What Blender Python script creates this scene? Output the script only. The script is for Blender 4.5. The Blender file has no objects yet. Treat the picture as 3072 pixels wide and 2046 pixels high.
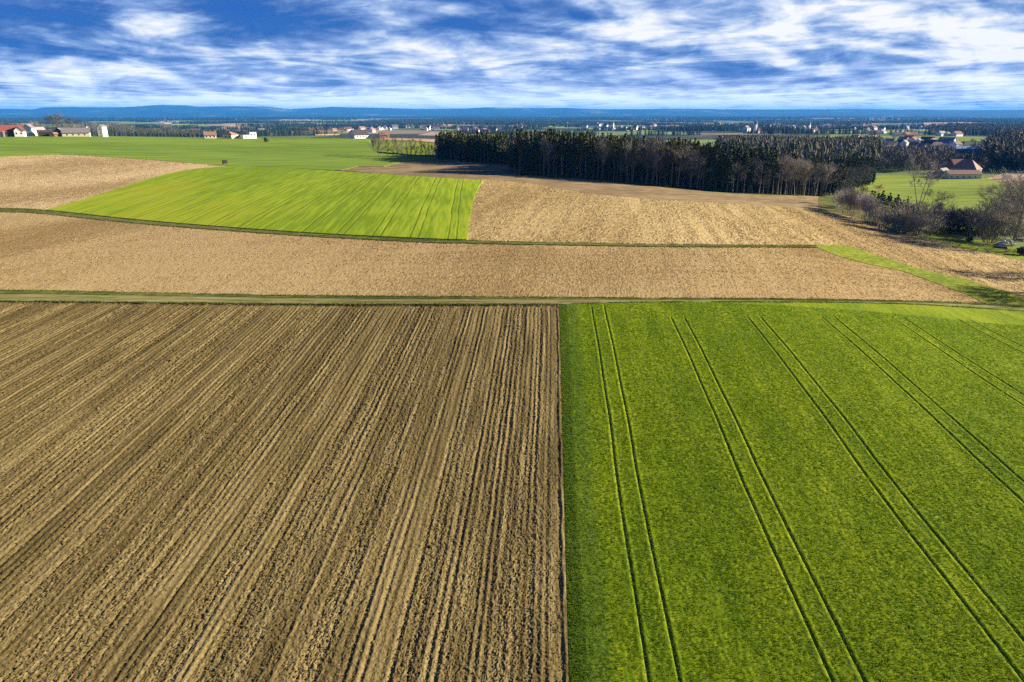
import bpy, math, random
import numpy as np
from mathutils import Vector
from mathutils.geometry import delaunay_2d_cdt

R = math.radians
sc = bpy.context.scene
COL = sc.collection
rnd = random.Random(7)

# ------------------------------------------------------------------ camera
CAM_Z, PITCH, FPX = 36.0, R(18.4), 2048.0          # photo pixels are 3072 x 2046
CP, SP = math.cos(PITCH), math.sin(PITCH)
cam_data = bpy.data.cameras.new("camera")
cam_data.lens, cam_data.sensor_width = 24.0, 36.0
cam_data.clip_start, cam_data.clip_end = 0.5, 120000.0
cam = bpy.data.objects.new("camera", cam_data)
cam.location = (0, 0, CAM_Z)
cam.rotation_euler = (R(90) - PITCH, 0, 0)
COL.objects.link(cam)
sc.camera = cam


def ray(u, v):
    a, b = (u - 1536) / FPX, (1023 - v) / FPX
    return np.array((a, CP + b * SP, -SP + b * CP))


def depth_of(p):
    return p[1] * CP - (p[2] - CAM_Z) * SP


def project(x, y, z):
    dz = z - CAM_Z
    d = y * CP - dz * SP
    d = np.where(d < 1e-3, 1e-3, d)
    return 1536 + FPX * x / d, 1023 - FPX * (y * SP + dz * CP) / d


# ------------------------------------------------------------------ noise
_T = np.random.RandomState(11).rand(65536).astype(np.float64)


def vnoise(x, y, seed=0):
    ix, iy = np.floor(x), np.floor(y)
    fx, fy = x - ix, y - iy
    ix = ix.astype(np.int64); iy = iy.astype(np.int64)
    fx = fx * fx * fx * (fx * (fx * 6 - 15) + 10)
    fy = fy * fy * fy * (fy * (fy * 6 - 15) + 10)

    def h(a, b):
        n = a * 374761393 + b * 668265263 + seed * 97463453
        n = ((n ^ (n >> 13)) & 0xffffffff) * 1274126177
        return _T[(n ^ (n >> 16)) & 65535]
    a = h(ix, iy) * (1 - fx) + h(ix + 1, iy) * fx
    b = h(ix, iy + 1) * (1 - fx) + h(ix + 1, iy + 1) * fx
    return a * (1 - fy) + b * fy


def fbm(x, y, seed=0, oct=4, gain=0.5):
    s, a, n = 0.0, 1.0, 0.0
    for i in range(oct):
        s = s + a * vnoise(x * 2 ** i + 17.3 * i, y * 2 ** i - 9.1 * i, seed + i)
        n += a
        a *= gain
    return s / n


# ------------------------------------------------------------------ terrain
D_ = np.array([0, 36, 60, 105, 150, 210, 300, 370, 450, 550, 650, 740, 900, 1100, 1500, 2000, 3000, 5000, 9000, 16000, 60000], float)
A_ = np.array([-60, -34, -20, -8, 0, 8, 16, 22, 27, 32, 37, 60], float)
Z_ = np.array([
    # 0    36   60  105  150   210  300   370   450   550   650   740  900  1100 1500 2000 3000 5000 9000 16000 60000
    [-2.0, 0.0, 1.8, 5.4, 7.2, 8.3, 9.6, 10.6, 14.5, 18.0, 21, 20, 10, -6, -18, -26, -30, -33, -34, -34, -34],   # -60
    [-2.0, 0.0, 1.8, 5.4, 7.2, 8.3, 9.8, 11.2, 13.8, 16.8, 19.3, 18.0, 8, -6, -18, -26, -30, -33, -34, -34, -34],   # -34
    [-2.0, 0.0, 1.8, 5.6, 8.0, 9.6, 10.6, 11.0, 11.9, 13.6, 15.3, 14.0, 5, -6, -18, -26, -30, -33, -34, -34, -34],  # -20
    [-2.0, 0.0, 1.8, 6.0, 8.6, 10.2, 11.4, 11.2, 11.4, 12.6, 13.6, 12.0, 5, -4, -16, -24, -30, -33, -34, -34, -34], # -8
    [-2.0, 0.0, 1.8, 6.2, 8.8, 9.8, 10.6, 11.0, 11.0, 10.4, 9.0, 7.0, 2, -6, -16, -24, -30, -33, -34, -34, -34],    # 0
    [-2.0, 0.0, 1.8, 6.2, 8.6, 9.2, 8.6, 8.2, 7.6, 6.6, 4.0, 2.0, -3, -9, -16, -23, -29, -33, -34, -34, -34],       # 8
    [-2.0, 0.0, 1.9, 6.0, 8.0, 7.8, 5.4, 4.4, 3.6, 2.0, 0.0, -2.0, -5, -9, -14, -20, -28, -33, -34, -34, -34],      # 16
    [-2.0, 0.0, 2.0, 5.6, 6.8, 5.6, 2.4, 0.8, -0.4, -1.5, -2.5, -3.5, -5, -7, -11, -17, -27, -33, -34, -34, -34],   # 22
    [-2.0, 0.0, 2.0, 5.2, 5.4, 3.0, -0.8, -2.4, -3.4, -4.2, -4.6, -5.0, -5, -6, -9, -15, -26, -33, -34, -34, -34],  # 27
    [-2.0, 0.0, 2.0, 4.6, 4.0, 0.8, -3.4, -4.6, -5.0, -5.0, -4.6, -4.4, -4, -5, -8, -14, -26, -33, -34, -34, -34],  # 32
    [-2.0, 0.0, 2.0, 4.0, 2.8, -0.6, -4.4, -5.2, -5.2, -4.6, -4.0, -3.6, -3, -4, -7, -13, -26, -33, -34, -34, -34], # 37
    [-2.0, 0.0, 2.0, 3.6, 2.2, -1.0, -4.6, -5.2, -5.0, -4.2, -3.6, -3.2, -3, -4, -7, -13, -26, -33, -34, -34, -34]])
_LD = np.log(D_ + 25.0)


def _tangents(x, z):
    h = np.diff(x)
    s = np.diff(z, axis=-1) / h
    m = np.zeros_like(z)
    m[..., 1:-1] = (s[..., :-1] * h[1:] + s[..., 1:] * h[:-1]) / (h[1:] + h[:-1])
    m[..., 0] = s[..., 0]
    m[..., -1] = s[..., -1]
    return m


_MZ = _tangents(_LD, Z_)


def _herm(t, h, z0, z1, m0, m1):
    t2, t3 = t * t, t * t * t
    return (2 * t3 - 3 * t2 + 1) * z0 + (t3 - 2 * t2 + t) * h * m0 + (-2 * t3 + 3 * t2) * z1 + (t3 - t2) * h * m1


def height(x, y):
    x = np.asarray(x, float); y = np.asarray(y, float)
    d = np.hypot(x, y)
    az = np.clip(np.degrees(np.arctan2(x, np.maximum(y, 1e-6))), -59.99, 59.99)
    ld = np.log(np.minimum(d, 59000) + 25.0)
    j = np.clip(np.searchsorted(_LD, ld) - 1, 0, len(D_) - 2)
    hj = _LD[j + 1] - _LD[j]
    tj = (ld - _LD[j]) / hj
    i = np.clip(np.searchsorted(A_, az) - 1, 0, len(A_) - 2)

    def row(k):
        k = np.clip(k, 0, len(A_) - 1)
        return _herm(tj, hj, Z_[k, j], Z_[k, j + 1], _MZ[k, j], _MZ[k, j + 1])
    r0, r1, r2, r3 = row(i - 1), row(i), row(i + 1), row(i + 2)
    a0, a1, a2, a3 = A_[np.clip(i - 1, 0, 11)], A_[i], A_[i + 1], A_[np.clip(i + 2, 0, 11)]
    h1 = a2 - a1
    m1 = (r2 - r0) / np.maximum(a2 - a0, 1e-6)
    m2 = (r3 - r1) / np.maximum(a3 - a1, 1e-6)
    z = _herm((az - a1) / h1, h1, r1, r2, m1, m2)
    z = z + 0.5 * np.clip((d - 90) / 200, 0, 1) * (vnoise(x / 70, y / 70, 3) - 0.5)
    far = np.clip((d - 1100) / 1500, 0, 1)
    z = z + far * 14 * (vnoise(x / 900, y / 900, 5) - 0.5) + far * 7 * (vnoise(x / 330, y / 330, 6) - 0.5)
    return z


def gz(x, y):
    return float(height(x, y))


def hit(u, v, dmin=20.0, dmax=3000.0):
    """the point of the ground seen at a photo pixel"""
    r = ray(u, v)
    hr = math.hypot(r[0], r[1])
    ds = np.geomspace(dmin, dmax, 900)
    t = ds / hr
    x, y, z = r[0] * t, r[1] * t, CAM_Z + r[2] * t
    g = z - height(x, y)
    k = np.argmax(g < 0)
    if g[k] >= 0:
        k = len(ds) - 1
        return np.array((x[k], y[k], gz(x[k], y[k])))
    lo, hi = t[k - 1], t[k]
    for _ in range(30):
        m = 0.5 * (lo + hi)
        if CAM_Z + r[2] * m < gz(r[0] * m, r[1] * m):
            hi = m
        else:
            lo = m
    return np.array((r[0] * hi, r[1] * hi, CAM_Z + r[2] * hi))


def along(u, d, v=420):
    """the ground point at distance d below photo column u"""
    r = ray(u, v)
    k = d / math.hypot(r[0], r[1])
    return np.array((r[0] * k, r[1] * k, gz(r[0] * k, r[1] * k)))


# ------------------------------------------------------------------ nodes and materials
class NT:
    def __init__(self, tree):
        self.t = tree
        self.n, self.l = tree.nodes, tree.links

    def node(self, typ, **kw):
        nd = self.n.new(typ)
        for k, val in kw.items():
            setattr(nd, k, val)
        return nd

    def put(self, sock, val):
        if val is None:
            return
        if isinstance(val, bpy.types.NodeSocket):
            self.l.new(val, sock)
        else:
            sock.default_value = val

    def math(self, op, a, b=None, c=None, clamp=False):
        nd = self.node('ShaderNodeMath', operation=op, use_clamp=clamp)
        for i, q in enumerate((a, b, c)):
            self.put(nd.inputs[i], q)
        return nd.outputs[0]

    def vmath(self, op, a, b=None):
        nd = self.node('ShaderNodeVectorMath', operation=op)
        self.put(nd.inputs[0], a)
        self.put(nd.inputs[1], b)
        return nd.outputs['Value'] if op in ('DOT_PRODUCT', 'LENGTH') else nd.outputs[0]

    def mix(self, f, a, b, mode='MIX'):
        nd = self.node('ShaderNodeMix', data_type='RGBA', blend_type=mode)
        self.put(nd.inputs[0], f)
        self.put(nd.inputs[6], a)
        self.put(nd.inputs[7], b)
        return nd.outputs[2]

    def ramp(self, f, stops, interp='LINEAR'):
        nd = self.node('ShaderNodeValToRGB')
        nd.color_ramp.interpolation = interp
        e = nd.color_ramp.elements
        while len(e) < len(stops):
            e.new(0.5)
        for k, (p, c) in enumerate(stops):
            e[k].position = p
            e[k].color = (*c, 1) if len(c) == 3 else c
        self.put(nd.inputs[0], f)
        return nd.outputs[0]

    def range(self, f, a, b, c=0.0, d=1.0, smooth=False):
        nd = self.node('ShaderNodeMapRange', clamp=True)
        nd.interpolation_type = 'SMOOTHSTEP' if smooth else 'LINEAR'
        self.put(nd.inputs[0], f)
        for i, q in enumerate((a, b, c, d)):
            nd.inputs[i + 1].default_value = q
        return nd.outputs[0]

    def noise(self, vec, scale, detail=3.0, rough=0.5, dist=0.0, dims='3D'):
        nd = self.node('ShaderNodeTexNoise', noise_dimensions=dims)
        self.put(nd.inputs['Vector'], vec)
        nd.inputs['Scale'].default_value = scale
        nd.inputs['Detail'].default_value = detail
        nd.inputs['Roughness'].default_value = rough
        nd.inputs['Distortion'].default_value = dist
        return nd.outputs[0]

    def mapping(self, vec, rot=0.0, scale=(1, 1, 1), loc=(0, 0, 0)):
        nd = self.node('ShaderNodeMapping')
        self.put(nd.inputs[0], vec)
        nd.inputs['Location'].default_value = loc
        nd.inputs['Rotation'].default_value = (0, 0, rot)
        nd.inputs['Scale'].default_value = scale
        return nd.outputs[0]


def srgb(r, g, b):
    return tuple(((c / 255 + 0.055) / 1.055) ** 2.4 if c > 10 else c / 255 / 12.92 for c in (r, g, b))


def new_mat(name, rough=0.9, spec=0.2):
    m = bpy.data.materials.new(name)
    m.use_nodes = True
    nt = NT(m.node_tree)
    b = m.node_tree.nodes['Principled BSDF']
    b.inputs['Roughness'].default_value = rough
    b.inputs['Specular IOR Level'].default_value = spec
    return m, nt, b


def row_coords(nt, az):
    """world coordinates turned so that x runs across rows whose heading is az (degrees right of +Y), y along them"""
    co = nt.node('ShaderNodeTexCoord').outputs['Object']
    return nt.mapping(co, rot=R(az))


def mat_field(name, dark, mid, light, az, fine=2.0, stretch=0.25, patch=0.02, bump=0.5, bdist=0.15,
              tram=None, tint=None, band=0.0, detail=4.0, contrast=0.12):
    m, nt, b = new_mat(name, 0.95, 0.03)
    P = row_coords(nt, az)
    Q = nt.mapping(P, scale=(1, stretch, 1))
    n1 = nt.noise(Q, fine, detail, 0.65)
    n2 = nt.noise(nt.mapping(P, scale=(1, 0.35, 1)), patch, 4, 0.55, 0.4)
    f = nt.math('ADD', n1, nt.math('MULTIPLY', nt.math('SUBTRACT', n2, 0.5), 0.8))
    if band:
        n3 = nt.noise(nt.mapping(P, scale=(1, 0.03, 1)), 0.35, 4, 0.6)
        f = nt.math('ADD', f, nt.math('MULTIPLY', nt.math('SUBTRACT', n3, 0.5), band))
    col = nt.ramp(f, [(0.5 - contrast, dark), (0.5, mid), (0.5 + contrast, light)])
    if tint:
        n4 = nt.noise(P, tint[1], 3, 0.5)
        col = nt.mix(nt.range(n4, tint[2], tint[3], 0, tint[4], True), col, (*tint[0], 1))
    hgt = n1
    if tram:
        spacing, off, gauge, width, tcol = tram
        sx = nt.node('ShaderNodeSeparateXYZ')
        nt.put(sx.inputs[0], P)
        wob = nt.math('MULTIPLY', nt.math('SUBTRACT', nt.noise(P, 0.05, 1), 0.5), 0.8)
        x = nt.math('ADD', nt.math('ADD', sx.outputs[0], wob), off)
        w = nt.math('SUBTRACT', nt.math('WRAP', x, spacing, 0.0), spacing / 2)
        dd = nt.math('ABSOLUTE', nt.math('SUBTRACT', nt.math('ABSOLUTE', w), gauge / 2))
        mk = nt.range(dd, width * 0.4, width * 0.8, 1, 0, True)
        mk = nt.math('MULTIPLY', mk, nt.range(nt.noise(P, 0.08, 2), 0.3, 0.55, 0.35, 1))
        col = nt.mix(mk, col, (*tcol, 1))
        hgt = nt.math('SUBTRACT', n1, nt.math('MULTIPLY', mk, 1.0))
    nt.put(b.inputs['Base Color'], col)
    if bump:
        bp = nt.node('ShaderNodeBump')
        bp.inputs['Strength'].default_value = bump
        bp.inputs['Distance'].default_value = bdist
        nt.put(bp.inputs['Height'], hgt)
        nt.put(b.inputs['Normal'], bp.outputs[0])
    return m


def mat_plain(name, col, var=0.25, scale=1.5, rough=0.85, spec=0.2, bump=0.0, stretch=(1, 1, 1)):
    m, nt, b = new_mat(name, rough, spec)
    co = nt.mapping(nt.node('ShaderNodeTexCoord').outputs['Object'], scale=stretch)
    n = nt.noise(co, scale, 4, 0.6)
    c0 = tuple(c * (1 - var) for c in col)
    c1 = tuple(min(1, c * (1 + var)) for c in col)
    nt.put(b.inputs['Base Color'], nt.ramp(n, [(0.3, c0), (0.7, c1)]))
    if bump:
        bp = nt.node('ShaderNodeBump')
        bp.inputs['Strength'].default_value = bump
        bp.inputs['Distance'].default_value = 0.05
        nt.put(bp.inputs['Height'], n)
        nt.put(b.inputs['Normal'], bp.outputs[0])
    return m


# ------------------------------------------------------------------ object helpers
def tag(o, label=None, cat=None, group=None, kind=None):
    if label: o['label'] = label
    if cat: o['category'] = cat
    if group: o['group'] = group
    if kind: o['kind'] = kind
    return o


def empty(name, loc, rz=0.0):
    o = bpy.data.objects.new(name, None)
    o.location = loc
    o.rotation_euler = (0, 0, rz)
    o.empty_display_size = 0.5
    COL.objects.link(o)
    return o


def mesh_np(name, verts, faces, smooth=False):
    """verts (n,3) and faces (m,3 or 4) as arrays"""
    me = bpy.data.meshes.new(name)
    verts = np.ascontiguousarray(verts, dtype=np.float32)
    faces = np.ascontiguousarray(faces, dtype=np.int32)
    k = faces.shape[1]
    me.vertices.add(len(verts))
    me.vertices.foreach_set('co', verts.ravel())
    me.loops.add(faces.size)
    me.loops.foreach_set('vertex_index', faces.ravel())
    me.polygons.add(len(faces))
    me.polygons.foreach_set('loop_start', np.arange(0, faces.size, k, dtype=np.int32))
    if smooth:
        me.polygons.foreach_set('use_smooth', np.ones(len(faces), dtype=bool))
    me.update(calc_edges=True)
    return me


def link_mesh(name, me, mats, parent=None):
    o = bpy.data.objects.new(name, me)
    for m in (mats if isinstance(mats, (list, tuple)) else [mats]):
        if m is not None and m.name not in [q.name for q in me.materials if q]:
            me.materials.append(m)
    COL.objects.link(o)
    if parent is not None:
        o.parent = parent
    return o


# ------------------------------------------------------------------ the ground and its fields
def in_poly(px, py, poly):
    inside = np.zeros(len(px), bool)
    n = len(poly)
    for i in range(n):
        x0, y0 = poly[i]
        x1, y1 = poly[(i + 1) % n]
        c = ((y0 > py) != (y1 > py)) & (px < (x1 - x0) * (py - y0) / ((y1 - y0) if y1 != y0 else 1e-9) + x0)
        inside ^= c
    return inside


def densify(pts, step, closed=True):
    out = []
    n = len(pts)
    for i in range(n if closed else n - 1):
        a, b = np.array(pts[i], float), np.array(pts[(i + 1) % n], float)
        k = max(1, int(math.hypot(*(b - a)) / step))
        for q in range(k):
            out.append(tuple(a + (b - a) * q / k))
    if not closed:
        out.append(tuple(pts[-1]))
    return out


def smooth_line(pts, sub=6):
    """Catmull-Rom through the points (open)"""
    p = [np.array(q, float) for q in pts]
    p = [2 * p[0] - p[1]] + p + [2 * p[-1] - p[-2]]
    out = []
    for i in range(1, len(p) - 2):
        for k in range(sub):
            t = k / sub
            out.append(tuple(0.5 * (2 * p[i] + (p[i + 1] - p[i - 1]) * t + (2 * p[i - 1] - 5 * p[i] + 4 * p[i + 1] - p[i + 2]) * t * t
                                    + (3 * p[i] - p[i - 1] - 3 * p[i + 1] + p[i + 2]) * t ** 3)))
    out.append(tuple(p[-2]))
    return out


def on_ground(pix, dmax=3000.0):
    return [tuple(hit(u, v, dmax=dmax)[:2]) for u, v in pix]


def patch(name, outline, mat, lift, grid=5.0, crop=0.0, edge=None):
    """a sheet of ground laid over the terrain inside a plan outline (metres), its rim turned down into the soil"""
    pts = [Vector(p) for p in outline]
    n = len(pts)
    xs = [p.x for p in pts]; ys = [p.y for p in pts]
    dmid = math.hypot(sum(xs) / n, sum(ys) / n)
    gx, gy = np.meshgrid(np.arange(min(xs) + grid / 2, max(xs), grid), np.arange(min(ys) + grid / 2, max(ys), grid))
    gx, gy = gx.ravel(), gy.ravel()
    gx = gx + np.sin(gy * 3.1) * grid * 0.1
    if len(gx):
        k = in_poly(gx, gy, outline)
        gx, gy = gx[k], gy[k]
    verts = pts + [Vector((a, b)) for a, b in zip(gx, gy)]
    res = delaunay_2d_cdt(verts, [], [list(range(n))], 1, 1e-4)
    vo, eo, fo = res[0], res[1], res[2]
    V = np.array([(p.x, p.y) for p in vo])
    Zv = height(V[:, 0], V[:, 1]) + lift + crop
    verts3 = [(x, y, z) for (x, y), z in zip(V, Zv)]
    faces = []
    cnt = {}
    for f in fo:
        a, b, c = V[f[0]], V[f[1]], V[f[2]]
        if (b[0] - a[0]) * (c[1] - a[1]) - (b[1] - a[1]) * (c[0] - a[0]) < 0:
            f = f[::-1]
        faces.append(tuple(f))
        for i in range(3):
            e = (f[i], f[(i + 1) % 3])
            if (e[1], e[0]) in cnt:
                del cnt[(e[1], e[0])]
            else:
                cnt[e] = 1
    low = {}
    for a, b in cnt:
        for q in (a, b):
            if q not in low:
                low[q] = len(verts3)
                x, y, z = verts3[q]
                verts3.append((x, y, z - lift - crop - 0.45))
        faces.append((b, a, low[a], low[b]))
    me = bpy.data.meshes.new(name)
    me.from_pydata(verts3, [], faces)
    me.validate()
    o = link_mesh(name, me, mat)
    tag(o, kind='structure')
    return o


# greens and soils (real-world base colours)
ROW_AZ = 3.1
M_stub = mat_field('stubble_soil', (.235, .159, .062), (.32, .222, .091), (.41, .298, .131), 8, 2.6, 0.28, 0.02, 0.6, 0.2, band=0.24, contrast=.12)
M_stub_up = mat_field('stubble_soil_upper', (.28, .194, .075), (.38, .276, .112), (.48, .362, .158), 14, 1.5, 0.20, 0.02, 0.65, 0.25, band=0.28, contrast=.12)
M_stub_left = mat_field('stubble_soil_pale', (.28, .195, .085), (.38, .275, .128), (.48, .36, .18), 2, 1.1, 0.16, 0.015, 0.65, 0.28, band=0.28, contrast=.12)
M_fallow = mat_field('fallow_soil', (.17, .125, .062), (.235, .172, .085), (.30, .225, .115), 60, 0.5, 0.3, 0.02, 0.4, 0.25)
M_pale = mat_field('pale_soil', (.30, .21, .12), (.39, .28, .165), (.46, .345, .21), 70, 0.3, 0.2, 0.02, 0.4, 0.2)
M_verge = mat_field('verge_grass', (.05, .065, .012), (.09, .105, .022), (.15, .15, .045), 88, 1.3, 0.3, 0.05, 0.8, 0.3)
M_track = mat_field('track_turf', (.12, .135, .025), (.185, .195, .05), (.26, .26, .09), 90, 1.2, 0.12, 0.05, 0.5, 0.1)
M_lane = mat_field('lane_grass', (.11, .145, .010), (.165, .205, .014), (.23, .26, .03), 50, 1.2, 0.35, 0.04, 0.6, 0.2)
M_rape = mat_field('winter_crop', (.145, .22, .010), (.20, .285, .012), (.265, .335, .018), -3.2, 0.8, 0.06, 0.012, 0.4, 0.15,
                   tram=(8.8, 0.7, 1.9, 0.36, (.15, .20, .012)), tint=((.32, .30, .02), 0.014, 0.52, 0.68, 0.45), band=0.30)
M_far_green = mat_field('far_crop', (.11, .178, .018), (.152, .235, .024), (.195, .275, .032), 75, 0.25, 0.1, 0.006, 0.3, 0.25,
                        tram=(15.0, 2.0, 2.0, 0.8, (.13, .165, .03)), band=0.4)
M_meadow = mat_field('valley_meadow', (.125, .18, .018), (.18, .24, .025), (.235, .29, .04), 82, 0.3, 0.12, 0.012, 0.3, 0.25,
                     tram=(14.0, 2.0, 2.0, 0.9, (.14, .175, .03)), band=0.4)


def build_ground():
    az = np.radians(np.concatenate((np.linspace(-179, -62, 30), np.linspace(-60, 60, 241), np.linspace(62, 179, 30))))
    ds = np.concatenate(([3.0, 15.0], np.geomspace(24, 14000, 260), np.geomspace(15000, 38000, 14)))
    A, Dd = np.meshgrid(az, ds)
    X, Y = np.sin(A) * Dd, np.cos(A) * Dd
    Zg = np.where(np.abs(A) < R(61), height(X, np.maximum(Y, 1e-3)), height(X, np.abs(Y)))
    near = np.clip((1200 - Dd) / 400, 0, 1)
    Zg = Zg - 0.35 - 0.25 * near
    n, m = A.shape
    idx = np.arange(n * m).reshape(n, m)
    F = np.stack((idx[:-1, :-1], idx[:-1, 1:], idx[1:, 1:], idx[1:, :-1]), -1).reshape(-1, 4)[:, ::-1]
    me = mesh_np('ground', np.stack((X, Y, Zg), -1).reshape(-1, 3), F, True)
    # one sheet to the horizon: turf near by, a patchwork of woods and fields on the plain
    M, nt, b = new_mat('countryside', 0.95, 0.1)
    co = nt.node('ShaderNodeTexCoord').outputs['Object']
    P = nt.mapping(co, rot=R(12), scale=(1, 0.62, 1))
    vo = nt.node('ShaderNodeTexVoronoi')
    nt.put(vo.inputs['Vector'], P)
    vo.inputs['Scale'].default_value = 1 / 260
    sep = nt.node('ShaderNodeSeparateColor')
    nt.put(sep.inputs[0], vo.outputs['Color'])
    pat = nt.ramp(sep.outputs[0], [(0.0, (.03, .045, .018)), (0.3, (.035, .05, .02)), (0.5, (.13, .19, .04)),
                                   (0.68, (.18, .25, .05)), (0.8, (.26, .18, .10)), (1.0, (.34, .25, .15))], 'CONSTANT')
    wood = nt.range(nt.noise(co, 1 / 1100, 4, 0.6), 0.38, 0.46, 1, 0)
    pat = nt.mix(wood, pat, (.03, .043, .02, 1))
    ln = nt.vmath('LENGTH', co)
    turf = nt.ramp(nt.noise(co, 0.5, 5, 0.65), [(0.3, (.06, .10, .015)), (0.5, (.10, .145, .02)), (0.7, (.15, .18, .035))])
    nt.put(b.inputs['Base Color'], nt.mix(nt.range(ln, 900, 1000, 0, 1), turf, pat))
    o = link_mesh('ground', me, M)
    tag(o, kind='structure')


build_ground()

# outlines, photo pixels turned into ground metres
L_BOUND = [(1677, 915), (1706, 2046)]
TRACK_N = [(-1300, 926), (-500, 914), (0, 905), (300, 907), (640, 911), (1100, 914), (1500, 914), (1677, 914), (2000, 908), (2480, 909), (2740, 915), (3072, 936), (3500, 972), (4300, 1040)]
TRACK_F = [(-1300, 899), (-500, 890), (0, 883), (400, 888), (800, 894), (1100, 898), (1500, 899), (1900, 901), (2300, 902), (2700, 908), (2960, 917), (3072, 925), (3500, 958), (4300, 1022)]
VERGE_F = [(-1300, 888), (-500, 878), (0, 873), (400, 879), (800, 887), (1100, 890), (1500, 893), (1900, 896), (2300, 898), (2700, 904), (2960, 914), (3072, 921), (3500, 952), (4300, 1013)]
G1_N = [(-500, 622), (0, 636), (140, 643), (400, 670), (700, 694), (1000, 714), (1300, 729), (1400, 731), (1600, 735), (2000, 741), (2450, 743.5)]
G1_F = [(-500, 608), (0, 625), (140, 632), (400, 660), (700, 685), (1000, 705), (1300, 719), (1400, 722), (1600, 728), (2000, 735), (2450, 738)]
LANE_U = [(2450, 738), (2500, 736), (2547, 738), (2649, 773), (2752, 806), (2899, 840), (3072, 893), (3250, 925), (3500, 949), (4300, 1010)]
LANE_L = [(2450, 743.5), (2517, 770), (2605, 793), (2711, 815), (2811, 852), (2899, 884), (2960, 914)]

ps = lambda l: smooth_line(l, 5)
patch('field_track', on_ground(ps(TRACK_N) + ps(TRACK_F)[::-1]), M_track, 0.10, 3.0)
WT = lambda o: [(-500, 898 + o), (0, 890 + o), (400, 894 + o), (800, 899 + o), (1100, 902 + o), (1500, 903 + o * .7), (1800, 903 + o * .5)]
for o_ in (0, 9):
    patch('wheel_track', on_ground(ps(WT(o_)) + ps(WT(o_ + 2.6))[::-1]), M_fallow, 0.12, 3.0)
patch('grass_verge', on_ground(ps(TRACK_F) + ps(VERGE_F)[::-1]), M_verge, 0.14, 3.0)
vf = [p for p in ps(VERGE_F) if p[0] < 2955]
patch('stubble_field', on_ground(vf + LANE_L[::-1] + ps(G1_N)[::-1]), M_stub, 0.05, 5.0)
patch('grass_margin', on_ground(ps(G1_N) + ps(G1_F)[::-1]), M_verge, 0.16, 4.0)
vf2 = [p for p in ps(VERGE_F) if p[0] > 2955]
patch('grass_lane', on_ground(LANE_L + vf2 + LANE_U[::-1]), M_lane, 0.12, 4.0)
CROP_R = [(1402, 721), (1405, 690), (1409, 650), (1422, 595), (1437, 562), (1450, 543)]
CROP_T = [(1450, 543), (1200, 527), (1000, 514), (850, 505), (690, 499)]
CROP_L = [(690, 499), (560, 512), (450, 537), (330, 575), (230, 607), (140, 632)]
gb = [p for p in ps(G1_F) if 140 < p[0] < 1402]
patch('green_crop_field', on_ground(ps(CROP_L)[:-1] + [(140, 632)] + gb + ps(CROP_R)[:-1] + ps(CROP_T)[:-1]), M_rape, 0.10, 5.0, crop=0.22)
UL_T = [(-500, 500), (-200, 480), (0, 471), (100, 467), (180, 465), (300, 470), (450, 480), (600, 492), (690, 498)]
gl = [p for p in ps(G1_F) if p[0] <= 141]
patch('stubble_field', on_ground(ps(UL_T)[:-1] + ps(CROP_L) + gl[::-1]), M_stub_left, 0.06, 6.0)
UR_T = [(1450, 543), (1454, 538), (1590, 551), (1767, 579), (1977, 599), (2100, 605), (2330, 619), (2457, 629), (2559, 652), (2605, 666), (2649, 688),
        (2723, 705), (2840, 729), (2899, 749), (2987, 764), (3072, 784), (3500, 872), (4300, 960)]
gr = [p for p in ps(G1_F) if p[0] >= 1402 and p[0] < 2449]
patch('stubble_field', on_ground(ps(UR_T) + LANE_U[::-1] + gr[::-1] + [(1402, 721)] + CROP_R[1:-1]), M_stub_up, 0.05, 5.0)
FAL_T = [(1454, 538), (1500, 522), (1536, 524), (1774, 540), (1977, 561), (2200, 581), (2455, 590)]
FAL_B = [(1454, 538), (1590, 551), (1767, 579), (1977, 599), (2100, 605), (2330, 619), (2457, 629)]
patch('fallow_strip', on_ground(ps(FAL_B) + ps(FAL_T)[:0:-1]), M_fallow, 0.09, 4.0)
PALE = [(1023, 512), (1050, 505), (1074, 500), (1152, 500), (1209, 486), (1260, 481), (1379, 484), (1500, 493), (1560, 500), (1560, 528), (1500, 524), (1454, 538),
        (1447, 541), (1200, 526)]
patch('fallow_field', on_ground(PALE), M_fallow, 0.08, 6.0)


def arc_patch(name, rows, mat, lift, grid, crop=0.0):
    """outline from (column, distance) pairs"""
    patch(name, [tuple(along(u, d)[:2]) for u, d in rows], mat, lift, grid, crop)


ridge_far = [(u, 700) for u in range(-500, 1100, 100)]
FG = [(-500, 500), (-200, 479), (0, 470), (100, 466), (180, 464), (300, 469), (450, 479), (600, 491), (690, 497), (850, 503), (1000, 511), (1023, 511), (1050, 504),
      (1074, 499), (1152, 499), (1209, 485), (1260, 480), (1379, 483)]
fg_near = on_ground(densify(FG, 60, False))
fg_far = [tuple(along(u, d)[:2]) for u, d in [(1379, 400), (1240, 440), (1130, 470), (1115, 560), (1110, 690)]] + [tuple(along(u, 712)[:2]) for u in range(1050, -501, -100)]
patch('far_green_field', fg_near + fg_far, M_far_green, 0.07, 12.0)
arc_patch('yellow_green_field', [(1120, 490), (1240, 452), (1330, 440), (1400, 450), (1380, 560), (1250, 620), (1120, 640)], M_lane, 0.16, 10.0)
arc_patch('brown_field', [(1110, 650), (1250, 630), (1390, 570), (1450, 600), (1440, 690), (1300, 800), (1140, 800)], M_pale, 0.2, 12.0)
arc_patch('valley_meadow', [(2600, 345), (2760, 320), (2900, 290), (3100, 300), (3170, 400), (3120, 500), (2990, 560), (2800, 565), (2640, 540), (2580, 450)], M_meadow, 0.14, 10.0)
patch('grass_corner', on_ground([(2456, 590), (2520, 586), (2580, 600), (2660, 680), (2650, 688), (2605, 666), (2559, 652), (2457, 629)]), M_verge, 0.03, 5.0)
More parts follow.
